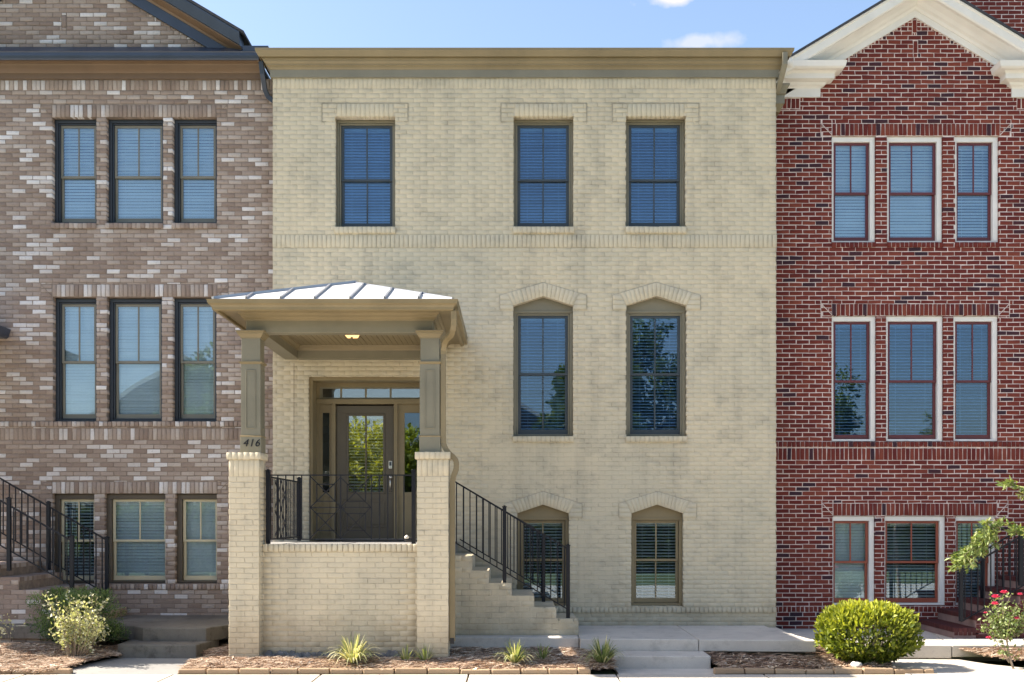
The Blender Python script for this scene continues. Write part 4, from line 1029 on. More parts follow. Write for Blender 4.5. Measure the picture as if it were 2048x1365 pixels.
# stair railings
def stair_rail(name, label, yy, posts, rail_a, rail_b, low, step=.092, D=None, grp=None):
    R = thing(name, label, 'railing', (rail_a[0], yy, rail_a[1]-.9), grp)
    for (px_, z0_, z1_) in posts: post(R, px_, yy, z0_, z1_)
    sgn = (rail_b[1]-rail_a[1])/(rail_b[0]-rail_a[0])
    MB().bar((rail_a[0], yy, rail_a[1]), (rail_b[0], yy, rail_b[1]), .030, .022).build('top_rail', M['iron'], R)
    MB().bar((rail_a[0], yy, rail_a[1]-low), (rail_b[0], yy, rail_b[1]-low), .022, .016).build('bottom_rail', M['iron'], R)
    xx = min(rail_a[0], rail_b[0])+step*.6; xmx = max(rail_a[0], rail_b[0])
    while xx < xmx-.02:
        z_ = rail_a[1]+sgn*(xx-rail_a[0])
        if all(abs(xx-p[0]) > .035 for p in posts): MB().box(xx-.0075, xx+.0075, yy-.0075, yy+.0075, z_-low, z_).build('baluster', M['iron'], R)
        xx += step
    return R
y1_ = CF+.08; q1 = lambda p: X(p, y1_); w1 = lambda p: Z(p, y1_)
stair_rail('stair_railing', 'black iron handrail along the near edge of the cream brick stairs', y1_, [(q1(1009), w1(1166), w1(1015)), (q1(1136), w1(1243), w1(1092))], (q1(905), w1(961)), (q1(1136), w1(1098)), .83, grp='iron stair railings')
y2_ = DM-.22; q2 = lambda p: X(p, y2_); w2 = lambda p: Z(p, y2_)
stair_rail('stair_railing', 'black iron handrail beside the house wall, behind the near rail of the cream stairs', y2_, [(q2(1087), w2(1204), w2(1070))], (q2(920), w2(970)), (q2(1090), w2(1072)), .80, grp='iron stair railings')

# ================================================================== GROUND
def struct(o): o['kind'] = 'structure'; return o
gr_ = MB(); gr_.add([(-900, -900, -.36), (900, -900, -.36), (900, 900, -.36), (-900, 900, -.36)], [(0, 1, 2, 3)])
struct(gr_.build('ground', M['grass']))
struct(MB().box(-60, 60, 1.0, 10.6, -.5, -.345).build('road', M['asphalt']))
struct(MB().box(-60, 60, 10.6, 10.75, -.5, -.31).build('kerb', M['concrete'], bevel=.01))
swk = struct(MB().box(-60, 60, 10.754, 13.68, -.45, -.350).build('sidewalk', M['soil']))
jx = [-60+ .0] ; js = [-4.13+1.79*k for k in range(-20, 24)]
for a, b in zip(js[:-1], js[1:]):
    o = MB().box(a+.010, b-.010, 10.76, 13.70, -.40, -.306+random.uniform(-.001, .001)).build('paving_slab', M['concrete'], swk, bevel=.006)
# patio slabs
pat = struct(MB().box(-.80, 3.9, 15.2, 17.3, -.4, -.03).build('patio', M['patio']))
MB().zprism([(-.86, 15.10), (.865, 15.05), (.865, DM+.02), (-.86, DM+.02)], -.165, 0).build('paving_slab', M['patio'], pat, bevel=.012)
MB().zprism([(.873, 14.93), (2.42, 14.80), (2.42, DM+.02), (.873, DM+.02)], -.155, 0).build('paving_slab', M['patio'], pat, bevel=.012)
MB().zprism([(2.428, 14.80), (3.93, 14.68), (3.72, 16.2), (3.72, DM+.02), (2.428, DM+.02)], -.155, 0).build('paving_slab', M['patio'], pat, bevel=.012)
stp = thing('concrete_steps', 'pale concrete step between the front walk and the patio right of the stairs', 'steps', (1.9, 14.4, -.31))
MB().box(1.26, 2.49, 14.27, 14.98, -.34, -.152).build('step', M['patio'], stp, bevel=.014)
struct(MB().box(1.28, 2.58, 13.69, 14.30, -.45, -.312).build('walkway', M['patio'], bevel=.006))
rpat = struct(MB().box(3.75, 12, 15.4, DR, -.5, -.14).build('side_patio', M['patio']))
MB().zprism([(3.735, 15.6), (5.0, 15.17), (5.86, 15.12), (6.36, 17.42), (3.735, 17.42)], -.29, -.11).build('paving_slab', M['patio'], rpat, bevel=.012)
MB().zprism([(5.87, 15.12), (12, 15.05), (12, 17.42), (6.372, 17.42)], -.27, -.108).build('paving_slab', M['patio'], rpat, bevel=.012)
struct(MB().zprism([(4.75, 13.69), (6.9, 13.69), (6.15, 14.6), (5.95, 15.1), (4.7, 15.16)], -.45, -.298).build('walkway', M['concrete'], bevel=.006))
# left landing and steps
ls = thing('concrete_steps', 'dark weathered concrete landing with two steps left of the porch pier', 'steps', (-4.7, 14.9, -.3))
MB().zprism([(-8.9, 15.6), (-5.15, 15.3), (-4.95, 15.06), (-4.10, 15.04), (-3.92, 15.5), (-3.66, 15.6), (-3.66, DL), (-8.9, DL)], -.06, .13).build('landing', M['old_concrete'], ls, bevel=.014)
MB().zprism([(-5.16, 14.68), (-4.12, 14.64), (-4.02, 15.4), (-5.2, 15.4)], -.3, -.05).build('step', M['old_concrete'], ls, bevel=.014)
struct(MB().add([(-5.75, 13.69, -.308), (-4.10, 13.69, -.308), (-3.98, 14.68, -.225), (-5.2, 14.70, -.225), (-5.75, 13.69, -.5), (-4.10, 13.69, -.5), (-3.98, 14.68, -.5), (-5.2, 14.70, -.5)], [(0,1,2,3), (7,6,5,4), (0,4,5,1), (1,5,6,2), (2,6,7,3), (3,7,4,0)]).build('walkway', M['floor']))
# mulch beds
def bedz(x, y):
    b = np.interp(y, [13.70, 13.82, 14.3, 15.0, 16], [-.285, -.262, -.215, -.175, -.14])
    h = .03*noise.noise(Vector((x*2.1, y*2.1, 0)))+.018*noise.noise(Vector((x*7, y*7, 3)))
    hump = .13*math.exp(-((x+6.6)/.7)**2-((y-14.6)/.45)**2)+.05*math.exp(-((x+1.9)/2.2)**2-((y-14.1)/.2)**2)
    return b+h+hump
def bed(poly, nm):
    xs = [p[0] for p in poly]; ys = [p[1] for p in poly]; st = .05
    def inside(x, y):
        r = False; n = len(poly)
        for i in range(n):
            (x1, y1), (x2, y2) = poly[i], poly[(i+1) % n]
            if (y1 > y) != (y2 > y) and x < (x2-x1)*(y-y1)/(y2-y1)+x1: r = not r
        return r
    X_ = np.arange(min(xs), max(xs)+st, st); Y_ = np.arange(min(ys), max(ys)+st, st); idx = {}; mb = MB()
    for i, x in enumerate(X_[:-1]):
        for j, y in enumerate(Y_[:-1]):
            if not inside(x+st/2, y+st/2): continue
            q = []
            for (a, b) in ((i, j), (i+1, j), (i+1, j+1), (i, j+1)):
                if (a, b) not in idx: idx[(a, b)] = len(mb.v); mb.v.append((X_[a], Y_[b], bedz(X_[a], Y_[b])))
                q.append(idx[(a, b)])
            mb.f.append(tuple(q)); mb.t.append(.5)
    struct(mb.build(nm, M['soil'], smooth=True)); return inside, (min(xs), max(xs), min(ys), max(ys))
BEDS = [([(-11, 13.71), (-5.62, 13.71), (-5.1, 14.7), (-5.15, 15.3), (-8.9, 15.7), (-11, 15.7)], 60), ([(-4.06, 13.80), (1.22, 13.80), (1.24, 14.98), (.86, 15.15), (-.8, 15.2), (-.8, 14.45), (-3.62, 14.45), (-3.64, 15.7), (-3.95, 15.5), (-4.12, 15.0), (-3.98, 14.6)], 60),
        ([(2.54, 13.80), (4.72, 13.80), (4.68, 15.2), (3.74, 15.6), (3.95, 14.66), (2.5, 14.85)], 60), ([(6.95, 13.71), (12, 13.71), (12, 15.1), (5.98, 15.14), (6.2, 14.55)], 60)]
SV = []; SF = []; ST_ = []; 
for bi, (poly, _) in enumerate(BEDS):
    ins, bb = bed(poly, 'mulch_bed')
    area = (bb[1]-bb[0])*(bb[3]-bb[2]); n = int(area*(5200 if bi != 2 else 1300))
    for _k in range(n):
        x, y = random.uniform(bb[0], bb[1]), random.uniform(bb[2], bb[3])
        if not ins(x, y): continue
        if bi == 1 and y > 14.5 and random.random() < .5: continue
        if bi == 2 and (y > 14.3 and x < 4.0) and random.random() < .6: continue
        if x < -10.0 or x > 8.5: continue
        an = random.uniform(0, math.pi); ln = random.uniform(.04, .10); c, s = math.cos(an), math.sin(an); w2_ = random.uniform(.0018, .0034)
        z = bedz(x, y)+random.uniform(.002, .028); cu = random.uniform(-.3, .3)*ln; tl = random.uniform(-.25, .25)*ln; up = random.uniform(0, .014)
        P0 = (x-c*ln, y-s*ln, z-tl); P1 = (x-s*cu, y+c*cu, z+up); P2 = (x+c*ln, y+s*ln, z+tl); nx_, ny_ = -s*w2_, c*w2_
        b = len(SV)
        for P in (P0, P1, P2): SV.append((P[0]-nx_, P[1]-ny_, P[2]-w2_*.6)); SV.append((P[0]+nx_, P[1]+ny_, P[2]+w2_*.6))
        SF += [(b, b+2, b+3, b+1), (b+2, b+4, b+5, b+3)]; t_ = random.random()*(.8 if bi == 2 else 1); ST_ += [t_, t_]
_n = 2600; _x = rng.uniform(-9, 8.2, _n); _y = 13.74+np.abs(rng.normal(0, .5, _n)); _k = (_y < 15.2) & ~((_x > -5.5) & (_x < -4.0)) & ~((_x > 1.2) & (_x < 2.6)) & ~((_x > 4.7) & (_x < 6.6)) & ~((_x > -4.0) & (_x < -.8) & (_y > 14.15)) & (_y < 14.6)
_P = np.stack([_x[_k], _y[_k], [bedz(a, b)+.018 for a, b in zip(_x[_k], _y[_k])]], 1); FALLEN = (_P, np.stack([rng.normal(size=len(_P)), rng.normal(size=len(_P)), rng.normal(0, .25, len(_P))], 1))
np_mesh('pine_straw', np.array(SV), np.array(SF), np.array(ST_), M['straw'], None, 'stuff')
# edging stones
def edging(px0, px1, label, seed):
    E = thing('garden_edging', label, 'edging', (X((px0+px1)/2, 13.75), 13.75, -.3), 'stone edgings along the sidewalk')
    x = X(px0, 13.75); xe_ = X(px1, 13.75); rd = random.Random(seed)
    while x < xe_-.1:
        l = rd.uniform(.33, .41); y = 13.72+rd.uniform(-.008, .008); hh = rd.uniform(.050, .064)
        x2 = min(x+l, xe_)
        o = MB().prism([(x+.004, -.31), (x2-.004, -.31), (x2-.004-rd.uniform(0, .008), -.30+hh), (x+.004+rd.uniform(0, .008), -.30+hh+rd.uniform(-.006, .006))], y, y+.09, tone=rd.random()).build('edging_stone', M['edging'], E, bevel=.012)
        x = x2
edging(356, 1182, 'tan edging stones in front of the porch bed along the sidewalk', 3)
edging(1427, 1868, 'tan edging stones in front of the bed with the round shrub', 5)
edging(-260, 150, 'tan edging stones at the far left bed beside the sidewalk', 8)
def rock(name, label, x, y, z, r, sq_=.6):
    mb = MB(); n, m = 10, 7; rd = random.Random(int(x*1000)); v = []
    for i in range(m+1):
        th = math.pi*i/m
        for j in range(n):
            ph = 2*math.pi*j/n; q = r*(1+.18*noise.noise(Vector((math.cos(ph)*1.7+x*5, math.sin(ph)*1.7, th*1.7)))*2)
            v.append((x+q*math.sin(th)*math.cos(ph), y+q*math.sin(th)*math.sin(ph), z+q*sq_*math.cos(th)))
    f = [(i*n+j, (i+1)*n+j, (i+1)*n+(j+1) % n, i*n+(j+1) % n) for i in range(m) for j in range(n)]
    mb.add(v, f); return tag(mb.build(name, M['rock'], smooth=True), label, 'rock')
rock('rock', 'pale rock in the mulch under the round yellow-green shrub', X(1712, 13.9), 13.9, -.22, .075)

# ================================================================== OTHER STAIRS
# left house stairs
LS = thing('brick_stairs', 'tan brick stairs with iron rails at the far left edge', 'stairs', (-7.3, 16.1, 0))
cfl = 15.5; rd = [(-9.6, -7.12, .95), (-7.12, -6.80, .78), (-6.80, -6.48, .60), (-6.48, -6.16, .42), (-6.16, -5.84, .26)]
cells = []
for i, (a, b, z) in enumerate(rd):
    s_ = MB().box(a, b, cfl+.006, DL-.02, .0, z-.012).build('step', M['tan_mortar'], LS); tb = MB()
    n = 19
    for k in range(n): tb.box(a+.002, b+.01, cfl+k*(DL-.03-cfl)/n+.003, cfl+(k+1)*(DL-.03-cfl)/n-.003, z-.06, z, tone=random.random()*.8)
    tb.build('tread_bricks', M['tan'], s_, 'stuff')
n = 14; pc = .95/14
for r in range(-3, n):
    es = [e for e in rd if e[2] >= (r+1)*pc-.03]
    if not es: continue
    cells += run_cells(-9.6, es[-1][1], r*pc, (r+1)*pc, (), phase=.1*(r % 2))[0]
MB().box(-9.6, -5.85, cfl+.006, cfl+.2, -.25, .0).build('cheek_wall', M['tan_mortar'], LS)
lay(LS, LS, [(cells, [c[1][0]-c[0][0] > .17 for c in cells], 0.)], Plane2(0, cfl, 1, 0), M['tan'], tone_tan, 120, (-6.5, .6, (-7.9, -5)), wob=.002, jit=.0016, cham=.004, depth=.06)
ya_ = cfl+.12; qa = lambda p: X(p, ya_); wa = lambda p: Z(p, ya_)
stair_rail('stair_railing', 'near black handrail of the tan brick stairs, its short post before the left window', ya_, [(qa(18), wa(1142), wa(998)), (qa(144), wa(1205), wa(1074))], (qa(-180), wa(900)), (qa(144), wa(1082)), .62, grp='iron stair railings')
yb_ = DL-.25; qb = lambda p: X(p, yb_); wb_ = lambda p: Z(p, yb_)
stair_rail('stair_railing', 'far black handrail of the tan brick stairs running down across the lower left window', yb_, [(qb(97), wb_(1140), wb_(1006)), (qb(214), wb_(1200), wb_(1076))], (qb(-100), wb_(899)), (qb(214), wb_(1081)), .80, grp='iron stair railings')
# left neighbour porch (edge of the roof in view)
LP = thing('neighbour_porch', 'dark porch roof corner of the tan house at the left edge', 'porch', (-9.2, 15.8, 0))
lf = 14.85
MB().sweep([(-10.95, DL-.01), (-10.95, lf), (-7.75, lf), (-7.75, DL-.01)], [(-.3, 4.30), (.10, 4.30), (.13, 4.33), (.16, 4.43), (.16, 4.44), (-.3, 4.44)]).build('gutter', M['navy'], LP)
MB().box(-10.95, -7.75, lf, DL-.01, 4.31, 4.42).build('soffit', M['brown'], LP)
mb = MB(); mb.add([(-10.95, lf, 4.44), (-7.62, lf-.1, 4.44), (-7.62, DL-.01, 4.44), (-10.95, DL-.01, 4.44), (-9.3, 16.3, 5.0), (-9.3, DL-.01, 5.0)], [(0,1,4), (1,2,5,4), (3,0,4,5), (0,3,2,1), (2,3,5)]); mb.build('metal_roof', M['seam'], LP)
for xx in (-10.6, -8.15): MB().box(xx-.12, xx+.12, lf+.15, lf+.39, .9, 4.31).build('column', M['brown'], LP); MB().box(xx-.2, xx+.2, lf+.05, lf+.45, -.3, .9).build('pier', M['tan'], LP)
# right house stairs
RS = thing('brick_stairs', 'dark red brick stairs rising right behind the rose bush', 'stairs', (7.4, 16.3, -.1))
cfr = 15.95
rdr = [(X(1908, cfr), 12, .045), (X(1952, cfr), 12, .21), (X(1996, cfr), 12, .38), (X(2040, cfr), 12, .55), (X(2084, cfr), 12, .72)]
for i, (a, b, z) in enumerate(rdr):
    s_ = MB().box(a, a+.35 if i < 4 else 9.8, cfr+.005, DR-.02, -.108, z-.06).build('step', M['red_dark_mortar'], RS); tb = MB(); n = 21
    for k in range(n): tb.box(a-.012, a+.31, cfr+k*(DR-.03-cfr)/n+.004, cfr+(k+1)*(DR-.03-cfr)/n-.004, z-.062, z, tone=random.random()*.9)
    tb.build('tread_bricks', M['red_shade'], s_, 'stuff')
    cs = soldier_cells(a, a+.32 if i < 4 else 9.8, z-.115, z); cc = run_cells(a, a+.32 if i < 4 else 9.8, -.108, z-.115, (), phase=.0)[0] if z-.115 > -.07 else []
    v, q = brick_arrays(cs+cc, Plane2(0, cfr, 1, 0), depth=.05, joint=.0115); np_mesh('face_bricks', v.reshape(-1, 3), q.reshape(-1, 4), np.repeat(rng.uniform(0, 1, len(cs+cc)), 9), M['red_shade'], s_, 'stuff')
yc_ = cfr+.1; qc = lambda p: X(p, yc_); wc = lambda p: Z(p, yc_)
stair_rail('stair_railing', 'black handrail of the red brick stairs behind the rose bush', yc_, [(qc(1922), wc(1243), wc(1135)), (qc(2041), wc(1172), wc(1062))], (qc(1922), wc(1143)), (qc(2200), wc(980)), .72, grp='iron stair railings')
yd_ = DR-.25; qd = lambda p: X(p, yd_); wd_ = lambda p: Z(p, yd_)
stair_rail('stair_railing', 'black handrail of the red brick stairs against the brick wall', yd_, [(qd(1965), wd_(1210), wd_(1098))], (qd(1962), wd_(1105)), (qd(2200), wd_(965)), .75, grp='iron stair railings')

# ================================================================== PLANTS
def leaves(P, N, size, tone, name, material, parent, kind=None, aspect=.42, fold=.25, droop=None):
    """P points, N leaf direction (unit), folded rhombic leaves"""
    n = len(P); P = np.asarray(P, float); N = np.asarray(N, float); N /= np.linalg.norm(N, axis=1, keepdims=True)+1e-9
    R = rng.normal(size=(n, 3)); S = np.cross(N, R); S /= np.linalg.norm(S, axis=1, keepdims=True)+1e-9; U = np.cross(N, S)
    sz = np.asarray(size).reshape(-1, 1)*np.ones((n, 1))
    B = P; T = P+N*sz; mid = P+N*sz*.5
    Lp = mid-S*sz*aspect/2+U*sz*fold*aspect; Rp = mid+S*sz*aspect/2+U*sz*fold*aspect; Cc = mid
    V = np.stack([B, Lp, T, Rp], axis=1).reshape(-1, 3)
    Q = np.array([[0, 2, 1], [0, 3, 2]])[None]+(np.arange(n)*4)[:, None, None]
    return np_mesh(name, V, Q.reshape(-1, 3), np.repeat(np.asarray(tone), 2), material, parent, kind, nper=3)
def branch_tube(mb, p, q, r0, r1, bend=.1, n=4):
    p = Vector(p); q = Vector(q); d = (q-p).length; off = Vector((random.uniform(-1, 1), random.uniform(-1, 1), random.uniform(-.3, .6)))*bend*d
    pts = [p.lerp(q, t/n)+off*math.sin(math.pi*t/n) for t in range(n+1)]
    mb.tube(pts, [r0+(r1-r0)*t/n for t in range(n+1)], 6); return pts
leaves(FALLEN[0], FALLEN[1], rng.uniform(.03, .07, len(FALLEN[0])), rng.uniform(.1, 1, len(FALLEN[0])), 'fallen_leaves', M['straw'], None, 'stuff', aspect=.55)
# round yellow-green shrub
bc = np.array([X(1736, 14.3), 14.3, .10]); R_ = np.array([.61, .52, .415])
sh = thing('round_shrub', 'clipped round yellow-green shrub before the red brick house', 'shrub', (bc[0], bc[1], -.25))
P = []; N = []; T = []
def lump(d): return 1+.09*noise.noise(Vector(d)*2.3)+.10*noise.noise(Vector(d)*5.5)
for k in range(9500):
    d = rng.normal(size=3); d /= np.linalg.norm(d)
    sqd = np.sign(d)*np.abs(d)**.68; sqd /= np.linalg.norm(sqd)**.55
    r = lump(d)*(1-.40*abs(rng.normal())*.35)
    if noise.noise(Vector(d)*6.5+Vector((3, 1, 7))) > .30 and random.random() < .65: r *= .86
    if random.random() < .03: r *= random.uniform(1.02, 1.09)
    p = bc+sqd*R_*r
    if d[2] < -.15: p[:2] = bc[:2]+(p[:2]-bc[:2])*(1-.38*min(1, (-d[2]-.15)/.6))
    if p[2] < -.22: continue
    P.append(p); nn_ = d*.6+np.array([0, 0, .65])+rng.normal(size=3)*.45; N.append(nn_); T.append(min(1, max(0, .35+.35*d[2]+rng.normal()*.22-.9*(1-r)+.2*(r-.9))))  # interior shade put into leaf tone, which also rises towards the top
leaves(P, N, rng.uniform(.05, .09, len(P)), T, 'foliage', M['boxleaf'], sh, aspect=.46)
tk = MB()
for k in range(11):
    an = random.uniform(0, 6.28); rr = random.uniform(0, .12); branch_tube(tk, (bc[0]+rr*math.cos(an), bc[1]+rr*math.sin(an), -.27), (bc[0]+.42*math.cos(an), bc[1]+.35*math.sin(an), random.uniform(.05, .3)), .014, .005)
tk.build('stem', M['bark'], sh)
# green feathery bush on the left
b2 = np.array([X(152, 15.0), 15.0, .30])
fb = thing('feathery_shrub', 'soft dark green shrub below the left window behind the pale leafed one', 'shrub', (b2[0], b2[1], -.1))
P = []; N = []; T = []
cls = [(b2+np.array([rng.uniform(-.52, .52), rng.uniform(-.35, .35), rng.uniform(-.28, .30)]), rng.uniform(.10, .20)) for _ in range(34)]
for k in range(15000):
    d = rng.normal(size=3); d /= np.linalg.norm(d); cc_, cr_ = cls[k % 34]; cc_ = cc_.copy(); cc_[2] -= .35*max(0, abs(cc_[0]-b2[0])-.25); cc_[2] = min(cc_[2], b2[2]+.27)
    p = cc_+d*np.array([1.25, 1, .8])*cr_*rng.uniform(.3, 1.05)+rng.normal(size=3)*.012
    if p[2] < -.15: continue
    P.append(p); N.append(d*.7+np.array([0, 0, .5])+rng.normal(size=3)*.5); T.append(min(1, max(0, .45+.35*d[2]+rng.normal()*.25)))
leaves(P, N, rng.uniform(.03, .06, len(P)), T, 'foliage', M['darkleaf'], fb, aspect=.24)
tk = MB()
for k in range(9):
    an = random.uniform(0, 6.28); branch_tube(tk, (b2[0]+.05*math.cos(an), b2[1]+.05*math.sin(an), -.22), (b2[0]+.4*math.cos(an), b2[1]+.3*math.sin(an), random.uniform(.2, .5)), .012, .004)
tk.build('stem', M['bark'], fb)
# pale variegated bush
b3 = Vector((X(150, 14.35), 14.35, -.2))
vb = thing('variegated_shrub', 'loose shrub with cream-white leaves in front of the dark green one', 'shrub', b3)
tk = MB(); P = []; N = []; T = []
for k in range(64):
    an = random.uniform(0, 6.28); h = random.uniform(.22, .84); sp = random.uniform(.08, .42)
    e = b3+Vector((math.cos(an)*sp+.12*h-.03, math.sin(an)*sp*.7, h))
    pts = branch_tube(tk, b3+Vector((math.cos(an)*.04, math.sin(an)*.04, -.05)), e, .006, .002, .12, 6)
    for j in range(34):
        t = random.uniform(.38, 1.02)*6; i = min(5, int(t)); p = pts[i].lerp(pts[i+1], min(1, t-i)); p = p+Vector([random.gauss(0, .022) for _ in range(3)])
        P.append(p); N.append((random.gauss(0, .6), random.gauss(0, .6)-.2, random.gauss(.5, .4))); T.append(min(1, max(0, random.gauss(.66, .25))))
leaves(P, N, rng.uniform(.032, .058, len(P)), T, 'foliage', M['paleleaf'], vb, aspect=.62); tk.build('stem', M['bark'], vb)
# twig at far left
tw = Vector((X(6, 14.5), 14.5, -.15)); t5 = thing('sapling', 'thin leafy sapling at the far left edge of the mulch', 'plant', tw)
tk = MB(); P = []; N = []; T = []
for k in range(5):
    e = tw+Vector((random.uniform(-.2, .12), random.uniform(-.1, .1), random.uniform(.25, .55))); pts = branch_tube(tk, tw, e, .004, .0015, .2, 4)
    for j in range(14): P.append(pts[-1]+Vector([random.gauss(0, .05) for _ in range(3)])); N.append((random.gauss(0, 1), random.gauss(0, 1), .3)); T.append(random.uniform(.4, 1))
leaves(P, N, rng.uniform(.03, .05, len(P)), T, 'foliage', M['paleleaf'], t5, aspect=.6); tk.build('stem', M['bark'], t5)
# striped grass clumps
def clump(px, y, label, n, hgt, pale, spr=1.0):
    x = X(px, y); z = bedz(x, y); o = thing('liriope_clump', label, 'plant', (x, y, z), 'striped grass clumps in the front bed'); V = []; Q = []; T = []
    for k in range(n):
        an = random.uniform(0, 6.28); L_ = hgt*random.uniform(.65, 1.15); out_ = random.uniform(.15, .75)*spr; w_ = random.uniform(.006, .011); c, s = math.cos(an), math.sin(an); t_ = min(1, max(0, random.gauss(pale, .25)))
        b = len(V); m = 6
        for i in range(m+1):
            t = i/m; r = L_*out_*t; zz_ = L_*(t*(1.05-.3*out_)-t*t*t*.75*out_); ww = w_*(1-t**3)+.0006
            V.append((x+c*r-s*ww+.02*c, y+s*r+c*ww+.02*s, z-.01+zz_)); V.append((x+c*r+s*ww+.02*c, y+s*r-c*ww+.02*s, z-.01+zz_))
        for i in range(m): Q.append((b+2*i, b+2*i+1, b+2*i+3, b+2*i+2)); T.append(t_)
    np_mesh('blades', np.array(V), np.array(Q), np.array(T), M['blade'], o)
clump(706, 14.0, 'large pale striped grass clump in front of the porch wall', 200, .46, .72, 1.25)
clump(1030, 14.05, 'striped grass clump below the foot of the brick stairs', 130, .38, .62, 1.15)
clump(1085, 14.3, 'small green grass tuft just right of the clump below the stairs', 36, .28, .5)
clump(1205, 13.98, 'shaded green grass clump beside the concrete step', 170, .42, .45, 1.15)
clump(812, 14.1, 'thin grass tuft left of the right porch pier foot', 24, .26, .6)
clump(850, 14.08, 'thin grass tuft in front of the right porch pier foot', 34, .30, .5)
# rose bush
rb = Vector((X(2018, 14.15), 14.15, -.22)); ro = thing('rose_bush', 'rose bush with pink blooms at the right edge', 'rose bush', rb)
tk = MB(); P = []; N = []; T = []; tips = []
for k in range(44):
    an = random.uniform(0, 6.28); h = random.uniform(.30, .86); sp = random.uniform(.05, .42); e = rb+Vector((math.cos(an)*sp, math.sin(an)*sp*.6, h))
    base = rb+Vector((-.03, 0, .28)) if h > .4 else rb
    pts = branch_tube(tk, base, e, .006, .002, .12, 5); tips.append(e)
    for j in range(34):
        t = random.uniform(.2, 1.0)*5; i = min(4, int(t)); p = pts[i].lerp(pts[i+1], min(1, t-i))+Vector([random.gauss(0, .028) for _ in range(3)])
        P.append(p); N.append((random.gauss(0, .7), random.gauss(0, .7), random.gauss(.25, .5))); T.append(min(1, max(0, random.gauss(.6, .25))))
tk.tube([rb+Vector((.06, 0, -.1)), rb+Vector((0, 0, .1)), rb+Vector((-.03, 0, .29))], [.016, .013, .010], 7)
leaves(P, N, rng.uniform(.035, .06, len(P)), T, 'foliage', M['roseleaf'], ro, aspect=.58); tk.build('stem', M['bark'], ro)
def bloom(x, y, z, r):
    mb = MB()
    for ring_, (nn2, rr, tilt) in enumerate(((4, .35, 1.2), (5, .7, .8), (6, 1.0, .35))):
        for k in range(nn2):
            an = 2*math.pi*k/nn2+ring_*.5; c, s = math.cos(an), math.sin(an); q = r*rr
            p0 = Vector((x, y, z-r*.3)); out_ = Vector((c*math.cos(tilt), s*math.cos(tilt), math.sin(tilt)))*r*(.6+.5*rr); side = Vector((-s, c, 0))*r*.55
            mb.add([p0, p0+out_*.6-side, p0+out_+Vector((0, 0, .1*r))-side*.4, p0+out_+Vector((0, 0, .1*r))+side*.4, p0+out_*.6+side], [(0, 1, 2, 3, 4)])
    mb.build('bloom', M['rose'], ro)
for px, py, r in ((2008, 1185, .042), (1991, 1194, .045), (1990, 1208, .042), (2040, 1189, .03), (2034, 1237, .034), (1977, 1276, .032), (1971, 1226, .022)): bloom(X(px, 13.92), 13.92, Z(py, 13.92), r*1.15)
# small tree whose branch leans in from the right
tb_ = Vector((7.35, 13.6, -.25)); tr = thing('young_tree', 'young tree leaning a leafy branch in front of the red brick house', 'tree', tb_)
tk = MB(); P = []; N = []; T = []
trunk = sm([tb_, tb_+Vector((-.05, 0, .8)), tb_+Vector((-.12, .0, 1.6)), tb_+Vector((-.05, .1, 2.3)), tb_+Vector((.1, .1, 3.0))], 3); tk.tube(trunk, [.035-.024*i/len(trunk) for i in range(len(trunk))], 8)
def spray(a, b, r0, n, spread, lsz, dens=1.0, sag=.0):
    pts = branch_tube(tk, a, b, r0, .002, .08, 6)
    for k in range(n):
        t = random.uniform(.1, 1.0)*6; i = min(5, int(t)); p = pts[i].lerp(pts[i+1], min(1, t-i)); d = (pts[i+1]-pts[i]).normalized()
        e = p+Vector((random.gauss(0, spread), random.gauss(0, spread), random.gauss(-.02, spread*.6)))+d*.06
        tk.tube([p, p.lerp(e, .5)+Vector((0, 0, .01)), e], [.0022, .0016, .001], 4)
        for j in range(int(9*dens)):
            q = p.lerp(e, random.uniform(.3, 1.05)); P.append(q+Vector([random.gauss(0, .008) for _ in range(3)])); N.append(Vector((random.gauss(0, .6), random.gauss(0, .6), random.gauss(-.05, .5)))+d*.6); T.append(min(1, max(0, random.gauss(.6, .25))))
def pt(px, py, D): return Vector((X(px, D), D, Z(py, D)))
spray(trunk[4], pt(1990, 1038, 13.6), .009, 40, .07, .06); spray(pt(1990, 1040, 13.6), pt(1922, 1120, 13.55), .006, 120, .085, .06, 1.3)
spray(trunk[6], pt(2008, 962, 13.7), .008, 46, .06, .06); spray(trunk[5], pt(2030, 1062, 13.5), .007, 22, .07, .06)
for k in range(14): 
    e = trunk[-1]+Vector((random.uniform(-.6, 1.0), random.uniform(-.7, .7), random.uniform(-.4, .9)))
    if e.x < 6.75: e.x = 6.9
    spray(trunk[random.randint(7, len(trunk)-1)], e, .007, 22, .09, .06)
leaves(P, N, rng.uniform(.055, .095, len(P)), T, 'leaves', M['myrtle'], tr, aspect=.36, fold=.3); tk.build('trunk', M['bark'], tr)

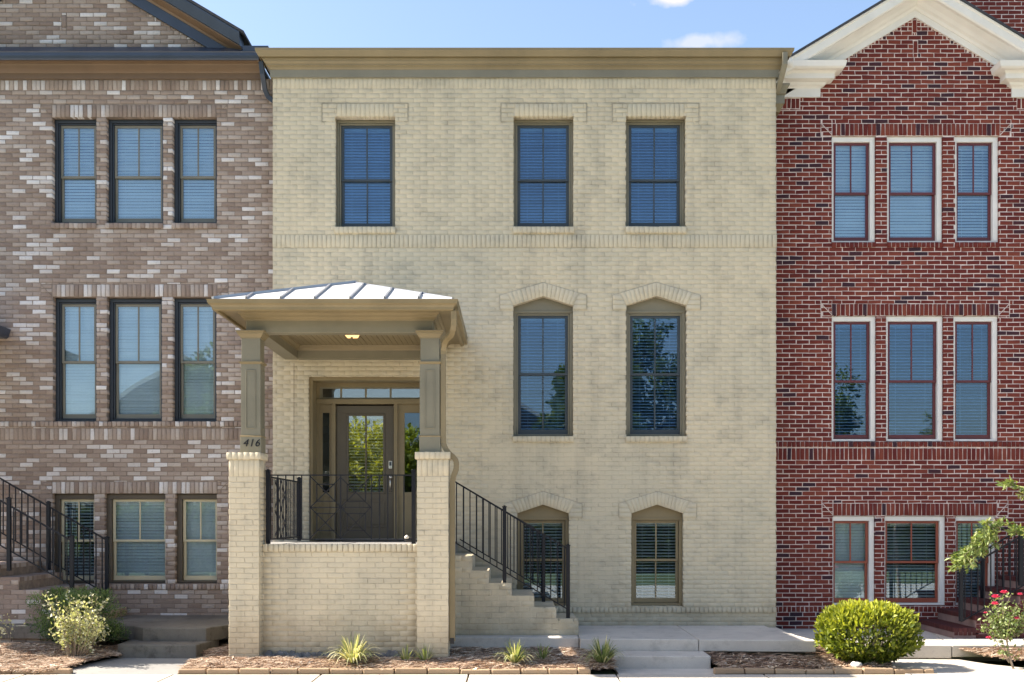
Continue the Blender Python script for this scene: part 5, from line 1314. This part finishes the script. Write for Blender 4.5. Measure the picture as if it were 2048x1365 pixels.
# ================================================================== ACROSS THE STREET (seen in the window reflections)
def street_tree(x, y, h, r, label, lm='treeleaf', n_=260):
    o = thing('street_tree', label, 'tree', (x, y, -.36), 'trees across the street'); tk = MB(); P = []; N = []; T = []
    tk.tube([(x, y, -.4), (x+.1, y, h*.25), (x-.1, y+.1, h*.5), (x, y, h*.8)], [.2, .16, .11, .04], 8)
    cl_ = []
    for k in range(26):
        d = rng.normal(size=3); d /= np.linalg.norm(d); c = np.array([x, y, h*.62])+d*np.array([r, r, h*.33])*rng.uniform(.45, .95); cl_.append((c, rng.uniform(.5, .95)*r*.42))
        branch_tube(tk, (x, y, h*random.uniform(.25, .55)), c, .05, .015)
    for c, rr in cl_:
        for k in range(n_):
            d = rng.normal(size=3); d /= np.linalg.norm(d); P.append(c+d*rr*rng.uniform(.5, 1.05)); N.append(d+rng.normal(size=3)*.6); T.append(min(1, max(0, .5+.3*d[2]+rng.normal()*.2)))
    leaves(P, N, rng.uniform(.16, .30, len(P)), T, 'crown', M[lm], o, aspect=.6); tk.build('trunk', M['tree_bark'], o)
for a in ((-12.2, -14, 9.5, 2.6, 'broad green tree across the street, left of the lane'), (3.0, -13, 8.5, 2.0, 'slim green tree across the street facing the patio'), (5.2, -16, 11.5, 2.4, 'tall green tree across the street behind the slim one'), (13, -15, 9, 2.8, 'wide green tree across the street at the right'), (-5.4, -9.6, 5.3, 3.0, 'low yellow-green tree across the street facing the door', 'limeleaf', 420)): street_tree(*a)
def far_house(x0, x1, y, h, m_, label):
    o = thing('street_house', label, 'house', ((x0+x1)/2, y, -.36), 'houses across the street')
    MB().box(x0, x1, y-7, y, -.4, h).build('wall', m_, o)
    xc = (x0+x1)/2; MB().prism([(x0-.3, h), (x1+.3, h), (xc, h+(x1-x0)*.33)], y-7.3, y+.35).build('roof', M['shingle'], o)
    MB().rake(x0-.3, h-.05, xc, h+(x1-x0)*.33, [(0, 0), (.1, 0), (.1, .3), (0, .3)], y+.35).build('rake_board', M['white'], o)
    MB().rake(xc, h+(x1-x0)*.33, x1+.3, h-.05, [(0, 0), (.1, 0), (.1, .3), (0, .3)], y+.35).build('rake_board', M['white'], o)
    for fz in (.9, 3.9):
        for fx in (.25, .5, .75):
            cx_ = x0+(x1-x0)*fx; wdw = MB().ring(cx_-.55, cx_+.55, fz, fz+1.7, .09, .09, .09, .09, y-.02, y+.06).build('window', M['white'], o); MB().box(cx_-.46, cx_+.46, y+.0, y+.02, fz+.09, fz+1.61).build('pane', M['casing_dark'], wdw)
def hedge():  # added to keep sunlit ground out of the low window reflections
    o = thing('hedge', 'long dark green hedge across the street', 'hedge', (0, -7.5, -.36)); n = 26000
    P = np.stack([rng.uniform(-16, 16, n), -7.5+rng.uniform(-.55, .55, n), rng.uniform(-.3, 1.95, n)], 1); side = rng.random(n)
    P[side < .6, 1] = -7.5+.55+rng.normal(0, .05, (side < .6).sum()); P[side > .85, 2] = 1.95+rng.normal(0, .05, (side > .85).sum())
    N = rng.normal(size=(n, 3))+np.array([0, .7, .3]); leaves(P, N, rng.uniform(.14, .24, n), rng.uniform(.1, .9, n), 'foliage', M['treeleaf'], o, aspect=.6)
    MB().box(-16, 16, -7.95, -7.05, -.36, 1.8).build('hedge_core', M['soil'], o)
hedge()
far_house(-22, -12, -24, 6.5, M['tan'], 'tan gabled house across the street on the left')
far_house(7.5, 17, -22, 6.2, M['sash_cream'], 'cream gabled house across the street on the right')
far_house(-6, 4, -30, 5.5, M['red'], 'red brick gabled house across the street in the middle')
